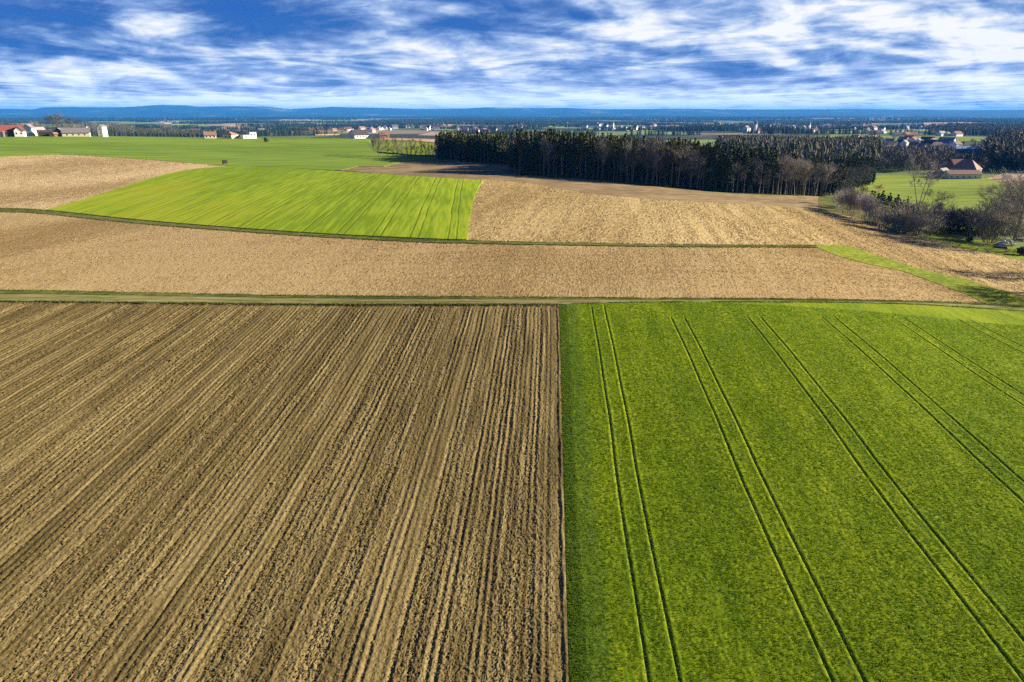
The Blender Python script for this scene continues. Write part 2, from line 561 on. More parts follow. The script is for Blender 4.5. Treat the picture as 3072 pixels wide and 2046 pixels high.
patch('grass_strip', on_ground([(2640, 690), (2720, 697), (2811, 702), (2957, 702), (3072, 752), (3300, 800)] + [p for p in ps(UR_T)[::-1] if 2645 < p[0] < 3300]), M_lane, 0.04, 5.0)
arc_patch('brown_field', [(2985, 560), (3120, 505), (3300, 520), (3300, 620), (3060, 640)], M_pale, 0.16, 12.0)
arc_patch('valley_field', [(2300, 1420), (2480, 1350), (2700, 1330), (2850, 1300), (2940, 1330), (2960, 1900), (2700, 1960), (2400, 1820)], M_meadow, 0.5, 25.0)
arc_patch('plain_field', [(1560, 2600), (1720, 2500), (1690, 3100), (1570, 3100)], M_meadow, 0.6, 60.0)
arc_patch('plain_field', [(1250, 2050), (1400, 1900), (1480, 2100), (1440, 2700), (1300, 2750)], M_pale, 0.6, 60.0)
arc_patch('plain_field', [(1360, 1750), (1470, 1650), (1540, 1800), (1500, 2050), (1400, 2050)], M_meadow, 0.6, 60.0)
arc_patch('plain_field', [(2080, 2100), (2180, 2000), (2350, 2000), (2350, 2150), (2200, 2350), (2080, 2300)], M_pale, 0.6, 60.0)
for sd_, n_, dlo, dhi in ((3, 40, 2300, 4200), (4, 46, 4200, 9000)):
    rf = random.Random(sd_)
    for k_ in range(n_):
        u_, d_, w_, t_ = rf.uniform(-100, 3150), rf.uniform(dlo, dhi), rf.uniform(40, 150), rf.uniform(.10, .28)
        arc_patch('plain_field', [(u_, d_), (u_ + w_ * .5, d_ * .985), (u_ + w_, d_ * rf.uniform(.97, 1.03)), (u_ + w_ * rf.uniform(.8, 1.1), d_ * (1 + t_)), (u_ + w_ * rf.uniform(-.1, .2), d_ * (1 + t_ * .9))],
                  M_meadow if rf.random() < .55 else M_pale, 2.0, 120.0)
arc_patch('plain_field', [(2310, 4200), (2420, 4000), (2420, 4700), (2320, 4800)], M_meadow, 0.8, 90.0)
arc_patch('plain_field', [(2600, 2600), (2720, 2550), (2720, 2900), (2620, 2950)], M_pale, 0.8, 90.0)


# ------------------------------------------------------------------ the two near fields: real furrows, clods and crop
B0, B1 = hit(*L_BOUND[0])[:2], hit(*L_BOUND[1])[:2]
RD = (B0 - B1) / np.linalg.norm(B0 - B1)                # heading of the rows
PD = np.array((RD[1], -RD[0]))                          # across the rows, to the right
TOPLINE = np.array(on_ground(densify(TRACK_N, 60, False)))
_ts = (TOPLINE - B1) @ PD
_tt = (TOPLINE - B1) @ RD
_o = np.argsort(_ts)
_ts, _tt = _ts[_o], _tt[_o]


def near_field(name, s0, s1, ds_, fun, mat, nt_=420, extra_s=None):
    s = np.arange(s0, s1 + ds_ / 2, ds_)
    if extra_s is not None:
        s = np.unique(np.round(np.concatenate((s, extra_s)), 4))
    w = np.geomspace(1, 4.2, nt_)
    w = np.cumsum(w); w = (w - w[0]) / (w[-1] - w[0])
    tend = np.interp(s, _ts, _tt) - 0.15
    S, W = np.meshgrid(s, w)
    T = -4.5 + W * (tend[None, :] + 4.5)
    X = B1[0] + PD[0] * S + RD[0] * T
    Y = B1[1] + PD[1] * S + RD[1] * T
    dz, attr = fun(S, T, tend[None, :] - T)
    Zz = height(X, Y) + dz
    U, Vv = project(X, Y, Zz)
    ok = (U > -1000) & (U < 4200) & (Vv < 2400)
    n, m = S.shape
    idx = np.arange(n * m).reshape(n, m)
    F = np.stack((idx[:-1, :-1], idx[:-1, 1:], idx[1:, 1:], idx[1:, :-1]), -1).reshape(-1, 4)
    okf = ok.ravel()[F].all(1)
    F = F[okf]
    used = np.zeros(n * m, bool); used[F.ravel()] = True
    remap = np.cumsum(used) - 1
    me = mesh_np(name, np.stack((X, Y, Zz), -1).reshape(-1, 3)[used], remap[F])
    at = me.attributes.new('wear', 'FLOAT', 'POINT')
    at.data.foreach_set('value', attr.ravel()[used].astype(np.float32))
    o = link_mesh(name, me, mat)
    tag(o, kind='structure')
    return o


def plough(S, T, E):
    wob = 0.25 * (fbm(S * 0 + 3.1, T / 14, 21, 3) - 0.5) + 0.10 * (vnoise(S / 2.5, T / 3, 22) - 0.5)
    q = S + wob
    r1 = vnoise(q / 0.24, T / 30, 31) - 0.5                        # uneven narrow ridges
    r2 = vnoise(q / 0.55 + 40, T / 60, 32) - 0.5
    r3 = np.abs(((q / 3.0) % 1.0) - 0.5) * 2                       # one furrow at each pass of the harrow
    pas = -np.exp(-((r3 - 1.0) * 3.0 / 0.26) ** 2)
    cl = fbm(q / 0.11, T / 0.14, 41, 2) - 0.5
    cl2 = vnoise(q / 0.33, T / 0.42, 43) - 0.5
    rough = 0.35 + 1.1 * vnoise(q / 1.6, T / 60, 45)               # some passes left cloddy, others smooth
    head = np.clip(E / 2.5, 0, 1)
    bil = np.abs(vnoise(q / 0.16, T / 0.19, 47) - 0.5) + 0.6 * np.abs(vnoise(q / 0.08, T / 0.10, 48) - 0.5)
    furrow = np.cos(q * 2 * np.pi / 0.62) * (0.5 + vnoise(q / 1.3, T / 40, 49))
    brk = 0.4 + 1.2 * vnoise(q / 0.7, T / 5.0, 50)
    z = head * (0.045 * r1 * brk + 0.042 * r2 * brk + 0.032 * pas * brk + 0.020 * furrow) + rough * (0.075 * cl + 0.035 * cl2 - 0.12 * bil)
    edge = np.clip((q + 0.85) / 0.3, 0, 1) * np.clip((-0.3 - q) / 0.25, 0, 1)
    z = z - 0.045 * edge * head                                     # the open furrow along the crop
    lipw = vnoise(T / 0.9, S * 0 + 2.5, 53)
    z = z + (0.02 + 0.09 * lipw) * np.exp(-((S + 0.14 + 0.16 * vnoise(T / 2.3, S * 0, 54)) / (0.10 + 0.10 * lipw)) ** 2)
    z = z - 0.10 * np.exp(-((E - 0.8) / 0.7) ** 2)
    straw = 0.85 * vnoise(q / 0.55, T / 9, 51) + 0.15 * vnoise(q / 2.6, T / 25, 52)
    return z + 0.05, straw


def crop(S, T, E):
    w = 0.5 * (fbm(S * 0 + 7.7, T / 22, 61, 2) - 0.5)
    q = S + w
    tuft = fbm(q / 0.26, T / 0.32, 71, 2) - 0.5
    fine = vnoise(q / 0.11, T / 0.15, 73) - 0.5
    swell = fbm(q / 2.2, T / 7, 75, 2) - 0.5
    z = 0.14 + 0.06 * tuft + 0.02 * fine + 0.03 * swell
    wear = np.zeros_like(S)
    for k in range(9):
        for sg in (-1.02, 1.02):
            c = 6.3 + 12.0 * k + sg
            lim = 6.5 if k else 0.8                                # the sprayer turns short of the track
            g = np.exp(-((q - c) / 0.085) ** 4) * np.clip((E - lim) / 1.5, 0, 1)
            z = z * (1 - 0.6 * g) - 0.01 * g
            soil = (0.9 if k == 0 and sg < 0 else 0.5) * (0.5 + vnoise(S * 0 + c, T / 4, 81))
            wear = np.maximum(wear, g * np.minimum(soil, 1))
            lip = np.exp(-((q - c + 0.30) / 0.15) ** 2) + np.exp(-((q - c - 0.30) / 0.15) ** 2)
            z = z + 0.03 * lip * np.clip((E - lim) / 1.5, 0, 1)
    edge = np.clip(S / 1.3, 0, 1)
    return z * edge, wear


M_soil, nt, b = new_mat('ploughed_soil', 0.95, 0.02)
P = row_coords(nt, ROW_AZ)
at = nt.node('ShaderNodeAttribute', attribute_name='wear')
n1 = nt.noise(nt.mapping(P, scale=(1, 0.6, 1)), 5.0, 4, 0.7)
n2 = nt.noise(nt.mapping(P, scale=(1, 0.2, 1)), 0.07, 3, 0.5)
f = nt.math('ADD', nt.math('MULTIPLY', n1, 0.62), nt.math('MULTIPLY', at.outputs['Fac'], 0.3))
f = nt.math('ADD', f, nt.math('MULTIPLY', n2, 0.16))
nt.put(b.inputs['Base Color'], nt.ramp(f, [(0.36, (.064, .048, .018)), (0.52, (.142, .106, .038)), (0.70, (.245, .188, .075))]))

M_crop, nt, b = new_mat('young_wheat', 0.9, 0.03)
P = row_coords(nt, ROW_AZ)
at = nt.node('ShaderNodeAttribute', attribute_name='wear')
n1 = nt.noise(nt.mapping(P, scale=(1, 0.55, 1)), 3.2, 4, 0.7)
n2 = nt.noise(nt.mapping(P, scale=(1, 0.14, 1)), 0.35, 4, 0.6)
n3 = nt.noise(P, 0.05, 3, 0.5)
f = nt.math('ADD', nt.math('MULTIPLY', n1, 0.5), nt.math('MULTIPLY', n2, 0.35))
f = nt.math('ADD', f, nt.math('MULTIPLY', n3, 0.15))
c = nt.ramp(f, [(0.38, (.08, .14, .005)), (0.5, (.16, .22, .007)), (0.62, (.26, .30, .010))])
sx = nt.node('ShaderNodeSeparateXYZ'); nt.put(sx.inputs[0], P)
strip = nt.range(sx.outputs[0], 4.3, 5.2, 0.6, 0.0, True)           # the darker double-sown headland beside the soil
c = nt.mix(strip, c, (.065, .115, .016, 1))
c = nt.mix(nt.math('MULTIPLY', at.outputs['Fac'], 0.8), c, (.16, .125, .055, 1))
nt.put(b.inputs['Base Color'], c)

CROP_SOCK = (M_crop, c)
near_field('ploughed_field', -118, 0.02, 0.05, plough, M_soil, 560)
near_field('wheat_field', 0.0, 125, 0.075, crop, M_crop, 420)


def blades(name, label, cat, S, T, base, hgt, wid, mat, per=3, lean=0.6, seed=1, tone=None):
    """countless small leaves: `per` slim triangles from every root"""
    rs = np.random.RandomState(seed)
    X = B1[0] + PD[0] * S + RD[0] * T
    Y = B1[1] + PD[1] * S + RD[1] * T
    Zr = height(X, Y) + base
    n = len(X)
    V = np.zeros((n, per, 3, 3))
    for k in range(per):
        a = rs.uniform(0, 2 * np.pi, n)
        h = hgt * rs.uniform(.6, 1.15, n)
        l = lean * h * rs.uniform(.2, 1.0, n)
        ca, sa = np.cos(a), np.sin(a)
        b = rs.uniform(0, 2 * np.pi, n)
        wx, wy = np.cos(b) * wid * .5, np.sin(b) * wid * .5
        ox, oy = rs.normal(0, .4, n) * wid, rs.normal(0, .4, n) * wid
        V[:, k, 0] = np.stack((X + ox - wx, Y + oy - wy, Zr), -1)
        V[:, k, 1] = np.stack((X + ox + wx, Y + oy + wy, Zr), -1)
        V[:, k, 2] = np.stack((X + ox + ca * l, Y + oy + sa * l, Zr + h), -1)
    F = np.arange(n * per * 3).reshape(-1, 3)
    me = mesh_np(name, V.reshape(-1, 3), F)
    t = rs.rand(n, per, 1) * np.ones((1, 1, 3))
    me.attributes.new('tone', 'FLOAT', 'POINT').data.foreach_set('value', t.ravel().astype(np.float32))
    o = link_mesh(name, me, mat)
    tag(o, label, cat, kind='stuff')
    return o


def seen(S, T, pad=640):
    X = B1[0] + PD[0] * S + RD[0] * T
    Y = B1[1] + PD[1] * S + RD[1] * T
    U, Vv = project(X, Y, height(X, Y))
    return (U > -pad) & (U < 3072 + pad) & (Vv < 2046 + 220)


def mat_leaf(name, stops, az=ROW_AZ, trans=0.35, patch=0.06, wear=None):
    m, nt, b = new_mat(name, 0.8, 0.05)
    P = row_coords(nt, az)
    tn = nt.node('ShaderNodeAttribute', attribute_name='tone').outputs['Fac']
    n2 = nt.noise(nt.mapping(P, scale=(1, 0.045, 1)), 1.1, 4, 0.62)
    n3 = nt.noise(P, patch, 3, 0.5)
    f = nt.math('ADD', nt.math('MULTIPLY', tn, 0.24), nt.math('MULTIPLY', n2, 0.46))
    f = nt.math('ADD', f, nt.math('MULTIPLY', n3, 0.12))
    c = nt.ramp(f, stops)
    if wear:
        c = wear(nt, P, c)
    nt.put(b.inputs['Base Color'], c)
    tr = nt.node('ShaderNodeBsdfTranslucent')
    nt.put(tr.inputs[0], c)
    mx = nt.node('ShaderNodeMixShader')
    mx.inputs[0].default_value = trans
    nt.l.new(b.outputs[0], mx.inputs[1]); nt.l.new(tr.outputs[0], mx.inputs[2])
    nt.l.new(mx.outputs[0], nt.t.nodes['Material Output'].inputs['Surface'])
    return m


def headland(nt, P, c):
    sx = nt.node('ShaderNodeSeparateXYZ'); nt.put(sx.inputs[0], P)
    strip = nt.range(sx.outputs[0], 4.3, 5.2, 0.55, 0.0, True)
    return nt.mix(strip, c, (.12, .21, .016, 1))


M_wheat = mat_leaf('wheat_leaves', [(0.23, (.064, .135, .005)), (0.41, (.146, .240, .009)), (0.59, (.280, .362, .015))], trans=.42, wear=headland)
rs_ = np.random.RandomState(21)
N = 1200000
S = rs_.uniform(0.05, 118, N)
T = rs_.uniform(-4, 74, N)
dd = np.hypot(B1[0] + PD[0] * S + RD[0] * T, B1[1] + PD[1] * S + RD[1] * T)
area = 118 * 78
rho = 150 * (36 / np.maximum(dd, 33)) ** 1.5
k = (rs_.rand(N) < rho * area / N) & seen(S, T)
S, T, dd = S[k], T[k], dd[k]
S = np.round(S / 0.145) * 0.145 + rs_.normal(0, .028, len(S)) * (dd / 36)
end = np.interp(S, _ts, _tt)
q = S + 0.5 * (fbm(S * 0 + 7.7, T / 22, 61, 2) - 0.5)
bare = np.zeros(len(S), bool)
for j in range(9):
    for sg in (-1.02, 1.02):
        bare |= (np.abs(q - (6.3 + 12.0 * j + sg)) < 0.115) & (end - T > (6.5 if j else .8)) & (rs_.rand(len(S)) < .93)
thin = fbm(S / 3, T / 9, 171, 3)
k = ~bare & (T < end - .3) & (S > .1) & (rs_.rand(len(S)) < np.clip((thin - .15) / .2, .65, 1))
S, T, dd = S[k], T[k], dd[k]
sw = fbm((S + 0.5 * (fbm(S * 0 + 7.7, T / 22, 61, 2) - 0.5)) / 2.2, T / 7, 75, 2) - 0.5
blades('wheat_plants', 'young green wheat plants in drilled rows', 'wheat', S, T, (0.10 + .03 * sw) * np.clip(S / 1.3, 0, 1), 0.12 * (dd / 36) ** .15, 0.045 * (dd / 36) ** .75, M_wheat, 3, 1.3, 5)

# loose clods broken out of the furrows
N = 700000
S = rs_.uniform(-116, -.02, N); T = rs_.uniform(-4, 76, N)
dd = np.hypot(B1[0] + PD[0] * S + RD[0] * T, B1[1] + PD[1] * S + RD[1] * T)
rho = 30 * (36 / np.maximum(dd, 33)) ** 1.5
lump = vnoise(S / 1.6, T / 60, 45)
k = (rs_.rand(N) < rho * (116 * 80) / N * (.4 + 1.2 * lump)) & seen(S, T) & (T < np.interp(S, _ts, _tt) - .3)
S, T, dd = S[k], T[k], dd[k]
X = B1[0] + PD[0] * S + RD[0] * T; Y = B1[1] + PD[1] * S + RD[1] * T
n = len(S)
r = rs_.gamma(2.5, .012, n) * (dd / 36) ** .5 + .018
base = np.array([(1, 0, 0), (-1, 0, 0), (0, 1, 0), (0, -1, 0), (0, 0, 1)], float)
V = base[None] * rs_.uniform(.55, 1.35, (n, 5, 3)) + rs_.normal(0, .22, (n, 5, 3))
a = rs_.uniform(0, 6.283, n)
ca, sa = np.cos(a)[:, None], np.sin(a)[:, None]
V = np.stack((V[..., 0] * ca - V[..., 1] * sa, V[..., 0] * sa + V[..., 1] * ca, V[..., 2] * .55), -1) * r[:, None, None]
V += np.stack((X, Y, height(X, Y) + .03), -1)[:, None]
F = (np.array([(0, 2, 4), (2, 1, 4), (1, 3, 4), (3, 0, 4)])[None] + 5 * np.arange(n)[:, None, None]).reshape(-1, 3)
me = mesh_np('soil_clods', V.reshape(-1, 3), F)
me.attributes.new('wear', 'FLOAT', 'POINT').data.foreach_set('value', np.repeat(rs_.uniform(.1, .9, n), 5).astype(np.float32))
o = link_mesh('soil_clods', me, M_soil)
tag(o, 'loose broken clods lying on the ploughed soil', 'clods', kind='stuff')


def edge_tufts(name, label, lines, per_m, spread, hgt, wid, mat, seed):
    rs = np.random.RandomState(seed)
    P_ = []
    for ln in lines:
        p = np.array(on_ground(densify(ps(ln), 25, False)))
        s = np.concatenate(([0], np.cumsum(np.hypot(*np.diff(p, axis=0).T))))
        n = int(s[-1] * per_m)
        q = rs.uniform(0, s[-1], n)
        P_.append(np.stack((np.interp(q, s, p[:, 0]), np.interp(q, s, p[:, 1])), -1) + rs.normal(0, spread, (n, 2)))
    P_ = np.concatenate(P_)
    k = vnoise(P_[:, 0] / 1.7, P_[:, 1] / 1.7, seed) + .6 * rs.rand(len(P_)) > .62
    P_ = P_[k]
    s, t = (P_ - B1) @ PD, (P_ - B1) @ RD
    blades(name, label, 'grass', s, t, .04, hgt * rs.uniform(.5, 1.3, len(s)), wid, mat, 4, .8, seed)


M_tuft = mat_leaf('verge_tufts', [(0.26, (.07, .09, .012)), (0.44, (.15, .165, .03)), (0.62, (.27, .25, .08))], 90, .3, .1)
edge_tufts('verge_tufts', 'rough grass tufts along the edges of the field track', [TRACK_N, VERGE_F], 40, .22, .22, .10, M_tuft, 31)
edge_tufts('margin_tufts', 'rough grass tufts along the thin margin between the stubble fields', [G1_N, G1_F], 22, .25, .26, .14, M_tuft, 32)


def field_clods(name, label, outline, n, r0, mat, seed, nearest, az):
    """broken soil and stubble tufts lying about a field"""
    rs = np.random.RandomState(seed)
    xs = [p[0] for p in outline]; ys = [p[1] for p in outline]
    X, Y = rs.uniform(min(xs), max(xs), n), rs.uniform(min(ys), max(ys), n)
    d = np.hypot(X, Y)
    k = in_poly(X, Y, outline) & (rs.rand(n) < (nearest / d) ** 1.2) & (vnoise((X * math.cos(R(az)) - Y * math.sin(R(az))) / (nearest / 70), (X * math.sin(R(az)) + Y * math.cos(R(az))) / 45, seed) + .7 * rs.rand(n) > .80)
    X, Y, d = X[k], Y[k], d[k]
    U, Vv = project(X, Y, height(X, Y))
    k = (U > -450) & (U < 3600)
    X, Y, d = X[k], Y[k], d[k]
    n = len(X)
    r_ = r0 * rs.uniform(.5, 1.5, n) * (d / nearest) ** .5
    V = base[None] * rs.uniform(.55, 1.35, (n, 5, 3)) + rs.normal(0, .22, (n, 5, 3))
    V[..., 2] *= .5
    V = V * r_[:, None, None] + np.stack((X, Y, height(X, Y) + .06), -1)[:, None]
    F_ = (np.array([(0, 2, 4), (2, 1, 4), (1, 3, 4), (3, 0, 4)])[None] + 5 * np.arange(n)[:, None, None]).reshape(-1, 3)
    o = link_mesh(name, mesh_np(name, V.reshape(-1, 3), F_), mat)
    tag(o, label, 'clods', kind='stuff')


field_clods('stubble_clods', 'rough broken stubble on the brown field beyond the track', on_ground(vf + LANE_L[::-1] + ps(G1_N)[::-1]), 220000, .105, M_stub, 41, 107, 84)
field_clods('stubble_clods', 'rough broken stubble on the brown field below the big wood', on_ground(ps(UR_T) + LANE_U[::-1] + gr[::-1] + [(1402, 721)] + CROP_R[1:-1]), 220000, .15, M_stub_up, 42, 130, 8)
field_clods('stubble_clods', 'rough broken stubble on the pale field at the left', on_ground(ps(UL_T)[:-1] + ps(CROP_L) + gl[::-1]), 180000, .17, M_stub_left, 43, 200, 60)


# ------------------------------------------------------------------ mesh builder
class MB:
    def __init__(self):
        self.v, self.f, self.m = [], [], []

    def add(self, verts, faces, mi=0):
        k = len(self.v)
        self.v.extend(verts)
        self.f.extend(tuple(i + k for i in f) for f in faces)
        self.m.extend([mi] * len(faces))

    def box(self, c, s, rz=0.0, mi=0):
        ca, sa = math.cos(rz), math.sin(rz)
        vs = []
        for dz in (-1, 1):
            for dx, dy in ((-1, -1), (1, -1), (1, 1), (-1, 1)):
                x, y = dx * s[0] / 2, dy * s[1] / 2
                vs.append((c[0] + x * ca - y * sa, c[1] + x * sa + y * ca, c[2] + dz * s[2] / 2))
        self.add(vs, [(3, 2, 1, 0), (4, 5, 6, 7), (0, 1, 5, 4), (1, 2, 6, 5), (2, 3, 7, 6), (3, 0, 4, 7)], mi)

    def tube(self, p, q, r0, r1, n=3, cap=False, mi=0):
        p, q = Vector(p), Vector(q)
        d = q - p
        if d.length < 1e-6:
            return
        d.normalize()
        a = d.orthogonal().normalized()
        b = d.cross(a)
        vs = []
        for c, r in ((p, r0), (q, r1)):
            for i in range(n):
                t = 2 * math.pi * i / n
                vs.append(tuple(c + a * (r * math.cos(t)) + b * (r * math.sin(t))))
        fs = [(i, (i + 1) % n, n + (i + 1) % n, n + i) for i in range(n)]
        if cap:
            fs += [tuple(range(n))[::-1], tuple(range(n, 2 * n))]
        self.add(vs, fs, mi)

    def mesh(self, name, smooth=False):
        me = bpy.data.meshes.new(name)
        me.from_pydata([tuple(p) for p in self.v], [], self.f)
        me.polygons.foreach_set('material_index', self.m)
        if smooth:
            me.polygons.foreach_set('use_smooth', [True] * len(self.f))
        me.update()
        return me

    def build(self, name, mats, parent=None, smooth=False):
        me = self.mesh(name, smooth)
        for m in (mats if isinstance(mats, (list, tuple)) else [mats]):
            me.materials.append(m)
        o = bpy.data.objects.new(name, me)
        COL.objects.link(o)
        if parent is not None:
            o.parent = parent
        return o


def mat_leafy(name, dark, light, scale=0.6, trans=0.0):
    m, nt, b = new_mat(name, 0.85, 0.1)
    co = nt.node('ShaderNodeTexCoord').outputs['Object']
    ob = nt.node('ShaderNodeObjectInfo').outputs['Random']
    n = nt.noise(co, scale, 3, 0.6)
    f = nt.math('ADD', nt.math('MULTIPLY', n, 0.7), nt.math('MULTIPLY', ob, 0.45))
    nt.put(b.inputs['Base Color'], nt.ramp(f, [(0.25, dark), (0.85, light)]))
    return m


M_bark_dark = mat_leafy('bark_dark', (.05, .04, .03), (.10, .08, .06))
M_bark_pale = mat_leafy('bark_pale', (.22, .18, .14), (.36, .31, .25))
M_bark_grey = mat_leafy('bark_grey', (.12, .10, .085), (.22, .19, .16))
M_needle = mat_leafy('spruce_needles', (.018, .030, .012), (.055, .072, .022))
M_needle_olive = mat_leafy('pine_needles', (.045, .055, .018), (.105, .108, .032))
M_twig_beige = mat_leafy('twigs_beige', (.175, .155, .118), (.31, .27, .205))
M_twig_brown = mat_leafy('twigs_brown', (.09, .082, .068), (.185, .168, .138))
M_twig_hedge = mat_leafy('twigs_hedge', (.19, .168, .125), (.34, .30, .225))
M_twig_grey = mat_leafy('twigs_lilac_grey', (.25, .215, .175), (.38, .33, .27))
M_twig_yellow = mat_leafy('twigs_yellow', (.30, .27, .09), (.48, .42, .17))
M_evergreen = mat_leafy('hedge_leaves', (.035, .05, .02), (.085, .10, .04))


# ------------------------------------------------------------------ trees
def conifer(seed, h, r, base, bare=0.0, pine=False):
    """trunk mesh and crown mesh: whorls of drooping boughs, each bough hung with ragged sprays"""
    rs = random.Random(seed)
    tr, cr = MB(), MB()
    lean = (rs.uniform(-.3, .3), rs.uniform(-.3, .3))
    pts = [(lean[0] * t * t, lean[1] * t * t, h * t) for t in (0, .3, .6, .97)]
    for a, b, ra, rb in zip(pts, pts[1:], (.24, .18, .11), (.18, .11, .02)):
        tr.tube(a, b, ra * h / 20, rb * h / 20, 6)
    z0 = h * base
    n = int((h - z0) / (0.85 if not pine else 0.7))
    for i in range(n):
        t = i / (n - 1)
        z = z0 + (h - z0) * t * 0.985
        if pine:
            rr = r * (math.sin(math.pi * min(1, 0.12 + t * 0.86)) ** 0.7) * rs.uniform(.55, 1.15)
        else:
            rr = r * (1 - t) ** 0.82 * rs.uniform(.75, 1.12) + 0.12
            if t < 0.12:
                rr *= 0.6 + 3 * t
        k = max(4, int(5 + 4 * (1 - t)))
        off = rs.uniform(0, 6.28)
        for j in range(k):
            if rs.random() < 0.12:
                continue
            a = off + 6.283 * j / k + rs.uniform(-.25, .25)
            L = rr * rs.uniform(.65, 1.1)
            droop = rs.uniform(.15, .45) * (1 - .5 * t) if not pine else rs.uniform(-.45, .25)
            ca, sa = math.cos(a), math.sin(a)
            zz = z + rs.uniform(-.3, .3)
            cx0, cy0 = lean[0] * (z / h) ** 2, lean[1] * (z / h) ** 2
            tip = (cx0 + ca * L, cy0 + sa * L, zz - droop * L)
            mid = (cx0 + ca * L * .55, cy0 + sa * L * .55, zz - droop * L * .3)
            wdt = 0.30 * L + 0.18
            px, py = -sa * wdt, ca * wdt
            hang = 0.25 + 0.22 * L
            l_ = (mid[0] + px, mid[1] + py, mid[2] - hang * rs.uniform(.4, 1))
            r_ = (mid[0] - px, mid[1] - py, mid[2] - hang * rs.uniform(.4, 1))
            b0 = (cx0 + ca * .1, cy0 + sa * .1, zz + .1)
            cr.add([b0, l_, tip, mid], [(0, 1, 3), (1, 2, 3)])
            cr.add([b0, mid, tip, r_], [(0, 1, 3), (1, 2, 3)])
            for q in range(2):                       # loose sprays hanging below
                s = rs.uniform(.35, .95)
                c = (cx0 + ca * L * s + rs.uniform(-.3, .3), cy0 + sa * L * s + rs.uniform(-.3, .3), zz - droop * L * s)
                g = rs.uniform(.25, .6)
                th = rs.uniform(0, 3.14)
                cr.add([(c[0] - math.cos(th) * g, c[1] - math.sin(th) * g, c[2]), (c[0] + math.cos(th) * g, c[1] + math.sin(th) * g, c[2] + rs.uniform(-.1, .25)),
                        (c[0], c[1], c[2] - rs.uniform(.5, 1.1))], [(0, 1, 2)])
    return tr, cr


def _grow(mb, p, d, L, r, lev, kids, rs, up, spread, rmin):
    segs = 3 if lev < 2 else 2
    pts, dirs = [Vector(p)], []
    dd = Vector(d)
    for i in range(segs):
        dd = (dd + Vector((rs.uniform(-.22, .22), rs.uniform(-.22, .22), rs.uniform(-.12, .12) + up * .10))).normalized()
        dirs.append(dd.copy())
        pts.append(pts[-1] + dd * (L / segs))
    for i in range(segs):
        ra = max(rmin, r * (1 - .7 * i / segs)); rb = max(rmin * .8, r * (1 - .7 * (i + 1) / segs))
        mb.tube(pts[i], pts[i + 1], ra, rb, 3 if lev >= 1 else 5)
    if lev >= len(kids):
        return
    n = kids[lev]
    for k in range(n):
        t = rs.uniform(.25, 1.0) if k else 1.0
        i = min(segs - 1, int(t * segs))
        q = pts[i].lerp(pts[i + 1], min(1, t * segs - i))
        ax = dirs[i]
        o = ax.orthogonal().normalized()
        th = rs.uniform(0, 6.283)
        side = (o * math.cos(th) + ax.cross(o) * math.sin(th))
        a = rs.uniform(.35, .95) * spread
        nd = (ax * math.cos(a) + side * math.sin(a) + Vector((0, 0, up * .25))).normalized()
        _grow(mb, q, nd, L * rs.uniform(.42, .68), r * .5, lev + 1, kids, rs, up, spread, rmin)


def bare_tree(seed, h, spread=1.0, clear=0.3, up=0.5, limbs=14, kids=(6, 5, 4), limb_len=0.34, r0=0.016, fork=1, rmin=0.022):
    rs = random.Random(seed)
    tr, cr = MB(), MB()
    if fork > 1:
        tr.tube((0, 0, -.2), (0, 0, .5), .5, .38, 7)
    for fk in range(fk_n := fork):
        p = Vector((rs.uniform(-.15, .15) * (fk_n > 1), rs.uniform(-.15, .15) * (fk_n > 1), 0))
        tilt = 0.12 if fk_n > 1 else 0.04
        d = Vector((rs.uniform(-tilt, tilt), rs.uniform(-tilt, tilt), 1)).normalized()
        if fk_n > 1:
            d = Vector(((fk - (fk_n - 1) / 2) * .22, rs.uniform(-.1, .1), 1)).normalized()
        pts = [p]
        n = 7
        hh = h * rs.uniform(.85, 1.0) if fk else h
        for i in range(n):
            d = (d + Vector((rs.uniform(-.07, .07), rs.uniform(-.07, .07), .08))).normalized()
            pts.append(pts[-1] + d * (hh * .93 / n))
        for i in range(n):
            tr.tube(pts[i], pts[i + 1], max(.03, r0 * h * (1 - i / n)), max(.025, r0 * h * (1 - (i + 1) / n)), 6)
        for k in range(limbs):
            t = clear + (1 - clear) * (k + rs.random()) / limbs
            i = min(n - 1, int(t * n))
            q = pts[i].lerp(pts[i + 1], t * n - i)
            a = rs.uniform(0, 6.283)
            out = Vector((math.cos(a), math.sin(a), up * rs.uniform(.6, 1.5))).normalized()
            prof = math.sin(math.pi * min(1, .18 + .78 * (t - clear) / (1 - clear))) ** .8
            _grow(cr, q, out, h * limb_len * spread * max(.3, prof) * rs.uniform(.75, 1.15), r0 * h * .3, 1, kids, rs, up, 1.0, rmin)
    return tr, cr


def bare_shrub(seed, h, w, stems=16, kids=(5, 5, 3), up=0.8, rmin=0.02):
    rs = random.Random(seed)
    tr, cr = MB(), MB()
    tr.tube((0, 0, -.3), (0, 0, .12), w * .14, w * .10, 8, True)
    for k in range(stems):
        a, q = rs.uniform(0, 6.283), rs.random() ** .5
        p = Vector((math.cos(a) * q * w * .25, math.sin(a) * q * w * .25, -.1))
        d = Vector((math.cos(a) * q * w / h * .55, math.sin(a) * q * w / h * .55, 1)).normalized()
        L = h * rs.uniform(.55, .8)
        tr.tube(p, p + d * (L * .3), .06, .045, 4)
        _grow(cr, p + d * (L * .28), d, L * .75, .045, 1, kids, rs, up, .75, rmin)
    return tr, cr


